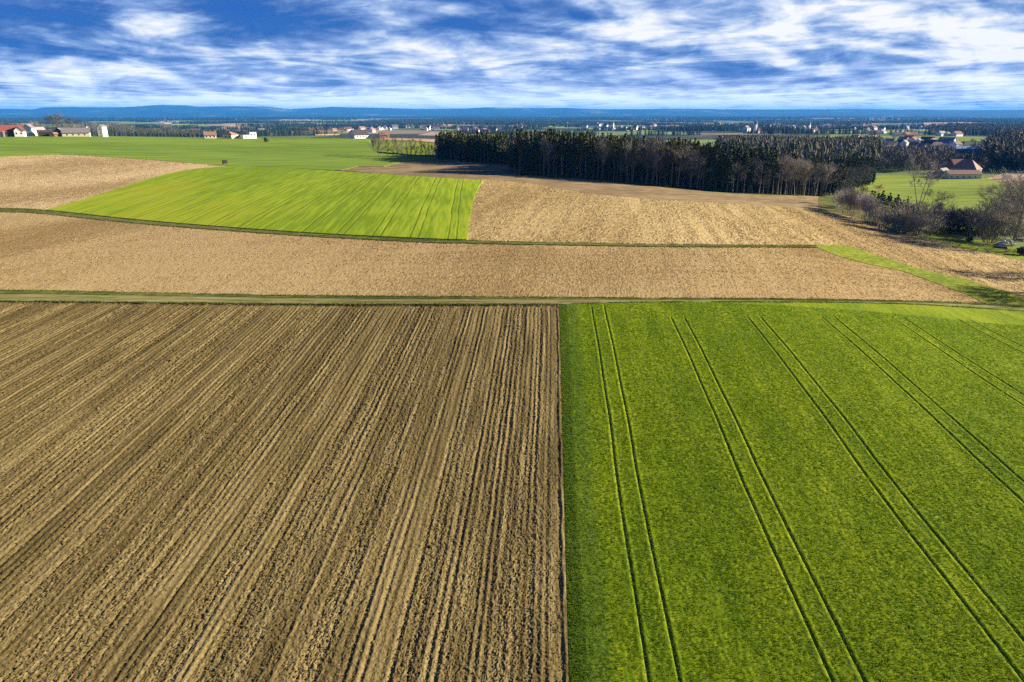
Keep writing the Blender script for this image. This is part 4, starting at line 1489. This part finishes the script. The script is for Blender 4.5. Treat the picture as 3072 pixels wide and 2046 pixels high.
def house(name, label, cat, pos, rz, L, W, H, RH, wall, roof, group=None, hip=0.0, windows=(), door=None, chimney=None, wall2=None):
    root = empty(name, pos, rz)
    tag(root, label, cat, group)
    wall_mb(L, W, H, RH, hip).build('wall', wall, root)
    rf = roof_mb(L, W, H, RH, hip).build('roof', roof, root)
    if chimney:
        cxx, cyy = chimney
        m = MB(); m.box((cxx, cyy, H + RH * (1 - abs(cyy) / (W / 2)) + .45), (.7, .7, 1.9))
        m.build('chimney', M_brick, rf)
    def opening(side, a, z, w, h, nm):
        """side: 0 front (-y), 1 right (+x), 2 back, 3 left"""
        q = ((0, -1), (1, 0), (0, 1), (-1, 0))[side]
        off = (W if q[1] else L) / 2
        cx, cy = (a, q[1] * (off + .03)) if q[1] else (q[0] * (off + .03), a)
        sx, sy = (w, .06) if q[1] else (.06, w)
        m = MB(); m.box((cx, cy, z), (sx, sy, h))
        o = m.build(nm, M_frame if nm == 'window' else W_wood, root)
        if nm == 'window':
            g = MB(); g.box((cx + q[0] * .02, cy + q[1] * .02, z), (sx - .22 if q[1] else .07, sy - .22 if q[0] else .07, h - .22))
            g.build('pane', G_pane, o)
    for s in windows:
        opening(*s, 'window')
    if door:
        opening(*door, 'door')
    return root


def simple_house(name, label, pos, rz, L, W, H, RH, wall, roof, group):
    """a house of a few pixels: walls and roof only"""
    root = empty(name, pos, rz)
    tag(root, label, 'house', group)
    wall_mb(L, W, H, RH).build('wall', wall, root)
    roof_mb(L, W, H, RH).build('roof', roof, root)
    return root


def place(u, d, dz=0.0):
    p = along(u, d)
    return (p[0], p[1], p[2] + dz)


def face(u, extra=0.0):
    """heading that turns a house's front (-y) to the camera, plus `extra` degrees"""
    r = ray(u, 420)
    return -math.atan2(r[0], r[1]) + R(extra)


def win_row(side, xs, z, w=1.1, h=1.3):
    return [(side, x, z, w, h) for x in xs]


RD_ = 668
# farmsteads on the left ridge
house('barn', 'long red-roofed barn with dark boards and pale right gable, leftmost on the ridge', 'barn', place(28, RD_), face(28, 8), 20, 12, 3.8, 4.6, W_dark, T_red,
      windows=win_row(1, [-2.5, 2.5], 2.2))
house('farmhouse', 'white gabled house with tan upper gable at the end of the red-roofed barn', 'house', place(65, RD_ - 3), face(65, 82), 11, 6.0, 4.6, 3.0, W_white, T_red,
      windows=win_row(3, [-1.5, 1.5], 2.6), door=(1, 0, 1.0, 1.0, 2.0))
house('village_house', 'tall white house with two pale gables right of the red-roofed barn', 'house', place(94, RD_ + 22), face(94, 70), 8, 6.5, 6.4, 2.6, W_white, T_grey, windows=win_row(3, [-1.5, 1.5], 2.4) + win_row(3, [-1.5, 1.5], 4.8))
house('village_house', 'low house with pale pink roof between white house and dark sheds', 'house', place(120, RD_ + 30), face(120, 15), 8, 7, 4.6, 2.2, W_tan, T_pink)
house('shed', 'dark long shed between the pink-roofed house and the cream barn', 'shed', place(142, RD_ + 16), face(142, 0), 11, 7, 3.0, 1.6, W_dark, T_dark)
house('barn', 'cream-walled barn under a broad grey roof on the left ridge', 'barn', place(234, RD_), face(234, -6), 19, 11, 3.2, 3.4, W_cream, T_grey, windows=win_row(0, [-6, -2, 2, 6], 1.6), chimney=(-5, 1))
house('shed', 'dark gabled shed joined to the left of the cream barn', 'shed', place(190, RD_ + 3), face(190, 62), 10, 7, 3.8, 2.6, W_dark, T_grey)
house('shed', 'small brown shed left of the dark gabled shed', 'shed', place(169, RD_ - 4), face(169, 20), 2.4, 2.2, 2.2, .9, W_wood, T_brown)
house('tower_house', 'narrow white tower-like house right of the cream barn', 'house', place(312, RD_), face(312, 50), 5.2, 4.6, 8.0, 1.2, W_white, T_grey, windows=win_row(3, [0], 5.8) + win_row(3, [0], 2.8))
house('village_house', 'low cream house with brown roof at the middle of the ridge', 'house', place(632, RD_), face(632, 4), 9.5, 7, 2.9, 2.6, W_cream, T_brown, windows=win_row(0, [-3, 0, 3], 1.5))
house('village_house', 'cream house with hipped brown roof left of the modern white house', 'house', place(694, RD_), face(694, 55), 10, 8.5, 3.3, 2.2, W_cream, T_brown, windows=win_row(3, [-2, 2], 1.6), hip=3.2)
m_ = empty('modern_house', place(750, RD_), face(750, 25)); tag(m_, 'modern white cube-shaped house, brightest on the left ridge', 'house')
t = MB(); t.box((1.8, 0, 2.0), (6, 7, 6.6)); t.box((-4.3, -.4, .9), (6.2, 6, 4.4)); t.build('wall', W_white, m_)
t = MB(); t.box((1.8, 0, 5.42), (6.3, 7.3, .24)); t.box((-4.35, -.4, 3.22), (6.3, 6.3, .24)); t.build('roof', T_grey, m_)
for x, z in ((0.4, 3.6), (3.2, 3.6), (-4.5, 1.5)):
    t = MB(); t.box((x, -3.52 if x > 0 else -3.42, z), (1.4, .06, 1.2)); o = t.build('window', M_frame, m_)
    t = MB(); t.box((x, -3.54 if x > 0 else -3.44, z), (1.15, .07, .95)); t.build('pane', G_pane, o)
house('farmhouse', 'dark-roofed house with white right gable at the end of the ridge row', 'house', place(1078, 690), face(1078, 28), 15, 11, 3.6, 4.4, W_white, T_dark, windows=win_row(0, [-4.5, -1.5, 1.5, 4.5], 1.9) + win_row(1, [-2, 2], 1.9), chimney=(2, 1))
house('village_house', 'small orange-tan house with brown roof behind the thin tree line', 'house', place(1153, 690), face(1153, 10), 8.5, 7, 3.8, 2.8, W_tan, T_brown, windows=win_row(0, [-2.3, 2.3], 2.0))
po = place(13, RD_ - 12)
t = empty('silo', po); tag(t, 'small pale grey silo before the red-roofed barn', 'silo')
m = MB(); m.tube((0, 0, -.5), (0, 0, 3.6), 1.1, 1.1, 14, True); m.build('tank', W_grey.copy(), t)
m = MB(); m.tube((0, 0, 3.6), (0, 0, 4.4), 1.2, .15, 14, True); m.build('lid', T_grey, t)

# hunting hide at the corner of the pale stubble field
hp = hit(676, 497)
hd = empty('hunting_hide', tuple(hp), face(676, 20)); tag(hd, 'small dark wooden hide at the tip of the pale stubble field', 'hunting hide')
m = MB(); m.box((0, 0, 1.75), (2.0, 1.7, 1.5)); m.build('cabin', W_dark, hd)
m = MB()
m.add([(-1.3, -1.1, 2.55), (1.3, -1.1, 2.75), (1.3, 1.1, 2.75), (-1.3, 1.1, 2.55), (-1.3, -1.1, 2.65), (1.3, -1.1, 2.85), (1.3, 1.1, 2.85), (-1.3, 1.1, 2.65)],
      [(3, 2, 1, 0), (4, 5, 6, 7), (0, 1, 5, 4), (1, 2, 6, 5), (2, 3, 7, 6), (3, 0, 4, 7)])
m.build('roof', T_dark, hd)
for sx_, sy_ in ((-1, -1), (1, -1), (-1, 1), (1, 1)):
    m = MB(); m.tube((sx_ * 1.05, sy_ * .9, -.2), (sx_ * .9, sy_ * .75, 1.05), .09, .08, 6); m.build('leg', W_wood, hd)
m = MB(); m.box((0, -.86, 2.0), (1.3, .05, .45)); m.build('window', G_pane, hd)
m = MB()
for k in range(5): m.box((1.25 - .06 * k, 0, .25 + .3 * k), (.06, .6, .05))
for s in (-.3, .3): m.tube((1.35, s, -.1), (1.03, s, 1.6), .035, .035, 5)
m.build('ladder', W_wood, hd)

# the farm on the right
fc = place(2915, 585)
fr = face(2915, -16)
house('farmhouse', 'big farmhouse with hipped brown roof and white right end beside the meadow', 'farmhouse', fc, fr, 16, 12, 4.6, 5.6, W_white, T_brown, hip=5.0,
      windows=win_row(1, [-4, -1.8, 1.8, 4], 3.2) + win_row(0, [-6, -3, 0, 3, 6], 3.2), door=(1, 0, 1.1, 1.3, 2.2), chimney=(1, 2))
house('barn', 'low cream-walled farm wing with brown lean roof at the meadow edge', 'barn', place(2907, 553), face(2907, 34), 22, 7, 3.3, 2.0, W_cream, T_brown, windows=win_row(0, [-9, -5, -1, 3, 7], 1.4))
house('barn', 'dark gabled barn with blue front left of the brown-roofed farm', 'barn', place(2846, 560), face(2846, 74), 12, 9, 2.6, 3.2, W_blue, T_grey)
house('barn', 'tall dark red barn wing behind the brown hipped roof', 'barn', place(2884, 606), face(2884, 38), 9, 8, 5.6, 3.6, W_wood, T_red)
house('shed', 'long open shed with pale pink roof behind the farm', 'shed', place(2824, 640), face(2824, 4), 17, 8, 3.4, 2.2, W_dark, T_pink)
house('shed', 'small white hut left of the blue-fronted barn', 'shed', place(2814, 556), face(2814, 50), 3.4, 3.0, 3.0, .9, W_white, T_grey)
house('shed', 'tiny white shed before the dark wood at the right edge', 'shed', place(3042, 560), face(3042, 40), 3.0, 3.0, 2.4, .9, W_white, T_grey)
house('village_house', 'pale house with brown roof among the trees of the right wood', 'house', place(3040, 860), face(3040, 20), 13, 9, 6, 4, W_white, T_brown)

# the village across the valley
V = [(2568, 1260, 9, 8, 'W', 'd', 'small white gabled house, leftmost of the village'), (2593, 1240, 10, 8, 'W', 'd', 'white gabled house, second from the left of the village'),
     (2620, 1280, 12, 9, 'C', 'b', 'cream house between two white gables on the left of the village'),
     (2649, 1230, 10, 8, 'W', 'd', 'white gabled house before the pale field, left of the red-roofed one'), (2668, 1160, 9, 8, 'W', 'g', 'little white house below the left half of the village'),
     (2740, 1200, 18, 12, 'C', 'r', 'large red-roofed house in the middle of the village'), (2757, 1150, 9, 8, 'W', 'g', 'white gable just right of the red-roofed village house'),
     (2783, 1190, 17, 12, 'U', 'd', 'large grey-roofed house right of the red-roofed one'), (2800, 1160, 8, 8, 'W', 'd', 'white gable right of the large grey-roofed house'),
     (2842, 1180, 20, 12, 'W', 'g', 'broad grey-roofed house at the right end of the village'), (2830, 1060, 12, 9, 'W', 'g', 'pale house low on the right side of the village'),
     (2786, 1020, 14, 9, 'U', 'd', 'blue-walled house lowest in the village'), (2814, 960, 9, 8, 'W', 'b', 'white house with brown roof nearest behind the farm trees'),
     (2770, 940, 8, 8, 'W', 'g', 'white cottage among bushes left of the farm'), (2745, 960, 9, 8, 'C', 'b', 'cream cottage among bushes far left of the farm'),
     (2706, 1080, 10, 9, 'W', 'd', 'white house in dark trees below the red-roofed one'), (2870, 1010, 12, 9, 'W', 'd', 'white house with dark roof before the right field'),
     (2689, 1800, 18, 12, 'W', 'd', 'white farm beyond the pale green field'), (2735, 1850, 20, 12, 'W', 'b', 'white house with brown roof beyond the pale green field'),
     (2716, 1780, 16, 11, 'C', 'r', 'red-roofed house between two white ones beyond the green field'),
     (2643, 2300, 26, 16, 'W', 'g', 'big white building on the far side of the green field'), (2605, 2280, 20, 14, 'W', 'b', 'white house left of the big white building'),
     (2630, 2200, 18, 12, 'C', 'r', 'red-roofed house before the big white building'),
     (2798, 2350, 24, 14, 'C', 'b', 'cream farm at the edge of the upper right wood'), (2867, 1950, 26, 14, 'W', 'r', 'red-roofed farm with white walls at the right end of the field'),
     (2839, 1940, 12, 11, 'C', 'd', 'narrow cream house left of the red-roofed farm'), (2820, 2010, 22, 14, 'W', 'g', 'white house left of the narrow cream house'),
     (3000, 1500, 16, 11, 'C', 'b', 'cream house half hidden in the right wood'), (3060, 1650, 18, 11, 'W', 'b', 'white house high in the right wood')]
WM = {'W': W_white, 'C': W_cream, 'U': W_blue}
RM = {'d': T_dark, 'r': T_red, 'b': T_brown, 'g': T_grey}
for u, d, L, W, wk, rk, lab in V:
    simple_house('village_house', lab, place(u, d), face(u, rnd.choice((-20, 15, 35, 60, 75))), L, W, rnd.uniform(4.6, 6.2), W * .42, WM[wk], RM[rk], 'houses of the valley village')
rs_ = random.Random(12)
for k in range(14):
    u, d = rs_.uniform(2545, 2880), rs_.uniform(1040, 1420)
    simple_house('village_house', 'small pale house among bushes and trees inside the valley village', place(u, d), face(u, rs_.choice((-20, 30, 60, 75))), rs_.uniform(9, 13), 8.5, rs_.uniform(4.6, 6), 3.4,
                 W_white, RM[rs_.choice('drbg')], 'small pale houses inside the valley village')
# long low hall with a glassy roof
gh = empty('long_hall', place(2929, 900), face(2929, 6)); tag(gh, 'long blue-grey hall with pale roof behind the farm', 'hall')
wall_mb(34, 14, 4.5, 2.4).build('wall', W_blue, gh); roof_mb(34, 14, 4.5, 2.4).build('roof', mat_plain('pale_sheet_roof', (.35, .42, .5), .12, .5), gh)

# scattered hamlets of the far plain
rs_ = random.Random(77)
CL = [(560, 2600, 8, 60, 300), (610, 2500, 7, 50, 250), (775, 2700, 10, 40, 200), (100, 2400, 5, 60, 200), (285, 2600, 5, 25, 150), (1030, 3000, 6, 50, 250), (1110, 2900, 6, 40, 250), (1185, 3600, 12, 60, 500),
      (1330, 3300, 8, 70, 300), (1420, 2900, 10, 60, 400), (1475, 2600, 7, 40, 300), (1530, 3400, 10, 60, 500), (1740, 4200, 18, 90, 800), (1850, 3500, 16, 80, 700), (1790, 3000, 8, 60, 300), (1980, 3800, 16, 90, 800),
      (2100, 3000, 8, 60, 300), (2160, 4600, 20, 90, 900), (2250, 3600, 14, 70, 600), (2270, 2500, 5, 50, 200), (2420, 2700, 5, 40, 250), (2400, 3600, 6, 60, 500), (2520, 3900, 16, 90, 800), (2600, 3200, 12, 70, 500), (2760, 4200, 14, 90, 800)]
for ci, (u, d, n, du, dd) in enumerate(CL):
    for k in range(int(n * (.6 if 1400 < u < 2450 else 1))):
        uu, d2 = u + rs_.uniform(-du, du) * .8, d + rs_.uniform(-dd, dd) * .7
        wk, rk = rs_.choice('WWWWC'), rs_.choice('drbgb')
        s = rs_.uniform(1.2, 2.1)
        simple_house('far_house', 'tiny pale house in a scattered hamlet far out on the plain', place(uu, d2), rs_.uniform(0, 3.1), 13 * s, 9 * s, 5.5 * s, 4 * s, WM[wk], RM[rk], 'tiny houses out on the plain')


def church(u, d, h, label):
    p = place(u, d)
    c = empty('church', p, rs_.uniform(0, 1)); tag(c, label, 'church')
    wall_mb(24, 11, 8, 5).build('wall', W_white, c); roof_mb(24, 11, 8, 5).build('roof', T_red, c)
    m = MB(); m.box((-14.5, 0, h * .32), (6, 6, h * .68)); m.build('tower', W_white, c)
    m = MB(); m.add([(-18, -3.4, h * .66), (-11, -3.4, h * .66), (-11, 3.4, h * .66), (-18, 3.4, h * .66), (-14.5, 0, h)], [(0, 1, 4), (1, 2, 4), (2, 3, 4), (3, 0, 4), (3, 2, 1, 0)])
    m.build('spire', T_dark, c)


church(282, 2500, 44, 'church with pale spire beyond the cream barn')
church(1843, 3400, 42, 'church with white tower beyond the middle of the big wood')
church(2275, 2250, 40, 'church with pale tower above the right part of the big wood')
church(2430, 2500, 34, 'church with pointed roof beyond the right end of the big wood')

# heap of pale stones and logs at the right edge
hp = hit(3016, 736)
hp2 = lambda du, dv: hit(3016 + du, 736 + dv)
M_tarp = mat_plain('pale_cut_stone', (.80, .76, .66), .15, 1.2, .8, .2, bump=.6)
st = empty('stone_heap', tuple(hp)); tag(st, 'heap of pale stones on the grass under the big spreading tree', 'stone heap')
rs_ = random.Random(5)
m = MB()
for k in range(26):
    a, q = rs_.uniform(0, 6.28), rs_.random() ** .5
    x, y = math.cos(a) * q * 2.6, math.sin(a) * q * 1.3
    r = rs_.uniform(.35, .75)
    z = (1 - q) * 1.9 + .35
    vs, fs = [], []
    for i in range(5):
        for j in range(8):
            th, ph = math.pi * i / 4, 2 * math.pi * j / 8
            rr = r * rs_.uniform(.75, 1.1)
            vs.append((x + rr * math.sin(th) * math.cos(ph), y + rr * math.sin(th) * math.sin(ph), z + rr * .75 * math.cos(th)))
    for i in range(4):
        for j in range(8):
            fs.append((i * 8 + j, (i + 1) * 8 + j, (i + 1) * 8 + (j + 1) % 8, i * 8 + (j + 1) % 8))
    m.add(vs, fs)
m.build('stones', M_tarp, st)
for i, (du, dv, n, lab) in enumerate([(-16, 9, 3, 'small pile of dark logs in front of the pale stone heap')]):
    p = hp2(du, dv)
    lp = empty('log_pile', tuple(p), face(3016, 10 + 20 * i)); tag(lp, lab, 'log pile')
    k = 0
    for row in range(2):
        for c in range(n - row):
            m = MB(); y0 = (c - (n - row) / 2) * .42
            m.tube((-1.6 + rs_.uniform(-.2, .2), y0, .2 + .36 * row), (1.6 + rs_.uniform(-.2, .2), y0, .2 + .36 * row), .21, .2, 9, True)
            m.build('log', M_bark_grey, lp)


# ------------------------------------------------------------------ light, sky, air
SUN_AZ, SUN_EL = 78.0, 19.5
S_ = Vector((math.sin(R(SUN_AZ)) * math.cos(R(SUN_EL)), math.cos(R(SUN_AZ)) * math.cos(R(SUN_EL)), math.sin(R(SUN_EL))))
sd = bpy.data.lights.new('sun', 'SUN')
sd.energy, sd.angle, sd.color = 5.0, R(0.6), (1.0, 0.88, 0.70)
so = bpy.data.objects.new('sun', sd)
so.rotation_euler = S_.to_track_quat('Z', 'Y').to_euler()
so.location = (200, 0, 200)
COL.objects.link(so)

w = bpy.data.worlds.new('World')
sc.world = w
w.use_nodes = True
nt = NT(w.node_tree)
bg = w.node_tree.nodes['Background']
sky = nt.node('ShaderNodeTexSky', sky_type='NISHITA')
sky.sun_disc = False
sky.sun_elevation, sky.sun_rotation = R(SUN_EL), R(SUN_AZ)
sky.altitude = 400
dirv = nt.node('ShaderNodeTexCoord').outputs['Generated']
sx = nt.node('ShaderNodeSeparateXYZ')
nt.put(sx.inputs[0], dirv)
zc = nt.math('ADD', nt.math('MAXIMUM', sx.outputs[2], 0.0), 0.016)
cx = nt.math('DIVIDE', sx.outputs[0], zc)
cy = nt.math('DIVIDE', sx.outputs[1], zc)
cb = nt.node('ShaderNodeCombineXYZ')
nt.put(cb.inputs[0], cx); nt.put(cb.inputs[1], cy); cb.inputs[2].default_value = 3.7
CV = cb.outputs[0]


# angular coordinates of the part of the sky ahead, gently warped so that cloud banks have ragged outlines
yy = nt.math('MAXIMUM', sx.outputs[1], 0.05)
ab = nt.node('ShaderNodeCombineXYZ')
nt.put(ab.inputs[0], nt.math('DIVIDE', sx.outputs[0], yy)); nt.put(ab.inputs[1], nt.math('DIVIDE', sx.outputs[2], yy))
AE = ab.outputs[0]
wn = nt.node('ShaderNodeTexNoise')
nt.put(wn.inputs['Vector'], nt.mapping(AE, scale=(9, 34, 1))); wn.inputs['Scale'].default_value = 1.0; wn.inputs['Detail'].default_value = 4
warp = nt.vmath('MULTIPLY', nt.vmath('SUBTRACT', wn.outputs['Color'], (.5, .5, .5)), (.13, .030, 0))
AW = nt.vmath('ADD', AE, warp)


def bank(u, v, ru, rv, amp):
    r = ray(u, v)
    k = 1.0 / FPX / CP
    q = nt.vmath('MULTIPLY', nt.vmath('SUBTRACT', AW, (r[0] / r[1], r[2] / r[1], 0)), (1 / (ru * k), 1 / (rv * k), 0))
    return nt.range(nt.vmath('LENGTH', q), 0.0, 1.0, amp, 0.0, True)


BANKS = [(450, 45, 190, 62, .30), (330, 95, 120, 30, .14), (1180, 25, 240, 60, .20), (300, 215, 420, 62, .30), (800, 165, 300, 50, .28), (1300, 150, 420, 75, .26),
         (1900, 70, 520, 85, .26), (2300, 120, 380, 80, .26), (2700, 60, 620, 120, .30), (3000, 170, 420, 90, .24), (2500, 215, 380, 45, .22), (1650, 190, 420, 60, .20),
         (2950, 240, 300, 40, .20), (1800, 305, 1500, 36, .20), (700, 300, 700, 24, .16),
         (80, 60, 420, 110, -.20), (760, 70, 330, 90, -.24), (720, 30, 200, 40, -.10), (1400, 75, 260, 45, -.16), (1800, 40, 160, 40, -.18), (2520, 105, 130, 28, -.26),
         (2250, 225, 170, 40, -.18), (1700, 205, 230, 28, -.10), (400, 262, 600, 26, -.12), (2750, 280, 500, 26, -.10), (1150, 60, 150, 40, -.05)]
acc = None
for q in BANKS:
    g = bank(*q)
    acc = g if acc is None else nt.math('ADD', acc, g)


def clouds(vec, ae):
    a = nt.noise(nt.mapping(vec, scale=(0.40, 0.32, 1)), 1.0, 7, 0.56, 0.5)
    b = nt.noise(nt.mapping(ae, scale=(10, 31, 1)), 1.0, 8, 0.56, 0.35)
    return nt.math('ADD', nt.math('MULTIPLY', a, 0.55), nt.math('MULTIPLY', b, 0.45))


d0 = clouds(CV, AE)
d1 = clouds(nt.vmath('ADD', CV, (0.34, 0.0, 0.0)), nt.vmath('ADD', AE, (.012, .009, 0)))
lit = nt.math('SUBTRACT', d0, d1)
val = nt.math('ADD', d0, nt.math('MULTIPLY', acc, 0.66))
cover = nt.range(val, 0.12, 0.37, 0, 1, True)
bright = nt.math('ADD', nt.math('MULTIPLY', lit, 2.4), nt.math('MULTIPLY', nt.math('SUBTRACT', val, 0.5), 2.5))
bright = nt.math('ADD', bright, 0.40)
ccol = nt.ramp(bright, [(0.0, (0.22, 0.86, 3.0)), (0.24, (0.62, 1.30, 3.4)), (0.50, (1.65, 2.55, 4.7)), (0.74, (3.8, 4.5, 5.8)), (1.0, (6.6, 6.6, 6.7))])
gap = nt.mix(1.0, sky.outputs[0], (0.05, 0.20, 0.75, 1), 'MULTIPLY')
# overhead and behind, outside the picture, the cloud is thin and the blue deep
thin = nt.math('MULTIPLY', nt.range(sx.outputs[2], 0.16, 0.40, 1.0, 0.12, True), nt.range(sx.outputs[1], -0.3, 0.3, 0.35, 1.0, True))
glow = nt.range(sx.outputs[2], 0.0, 0.065, 1.0, 0.0, True)               # the pale band of sky just over the hills
skyc = nt.mix(nt.math('MULTIPLY', cover, thin), gap, ccol)
nt.put(bg.inputs['Color'], nt.mix(nt.math('MULTIPLY', glow, nt.range(bright, -.2, .7, .12, .95)), skyc, (8.6, 9.2, 10.2, 1)))
bg.inputs['Strength'].default_value = 0.051

# the air: one even, closed box round the camera and all of the land
hz = bpy.data.meshes.new('haze')
x0, x1, y0, y1, z0, z1 = -39000, 39000, -39000, 39000, -70, 330
hz.from_pydata([(x0, y0, z0), (x1, y0, z0), (x1, y1, z0), (x0, y1, z0), (x0, y0, z1), (x1, y0, z1), (x1, y1, z1), (x0, y1, z1)], [],
               [(3, 2, 1, 0), (4, 5, 6, 7), (0, 1, 5, 4), (1, 2, 6, 5), (2, 3, 7, 6), (3, 0, 4, 7)])
mh = bpy.data.materials.new('haze_air')
mh.use_nodes = True
mh.node_tree.nodes.clear()
out = mh.node_tree.nodes.new('ShaderNodeOutputMaterial')
pv = mh.node_tree.nodes.new('ShaderNodeVolumePrincipled')
pv.inputs['Color'].default_value = (0.06, 0.36, 0.98, 1)
pv.inputs['Density'].default_value = 0.00004
pv.inputs['Anisotropy'].default_value = 0.0
mh.node_tree.links.new(pv.outputs[0], out.inputs['Volume'])
ho = link_mesh('haze', hz, mh)
tag(ho, kind='stuff')

sc.render.engine = 'CYCLES'
sc.cycles.max_bounces = 5
sc.cycles.diffuse_bounces = 2
sc.cycles.volume_bounces = 1
sc.cycles.use_denoising = False
sc.view_settings.view_transform = 'Standard'
sc.view_settings.look = 'None'
sc.view_settings.exposure = 1.6
sc.view_settings.gamma = 1.0
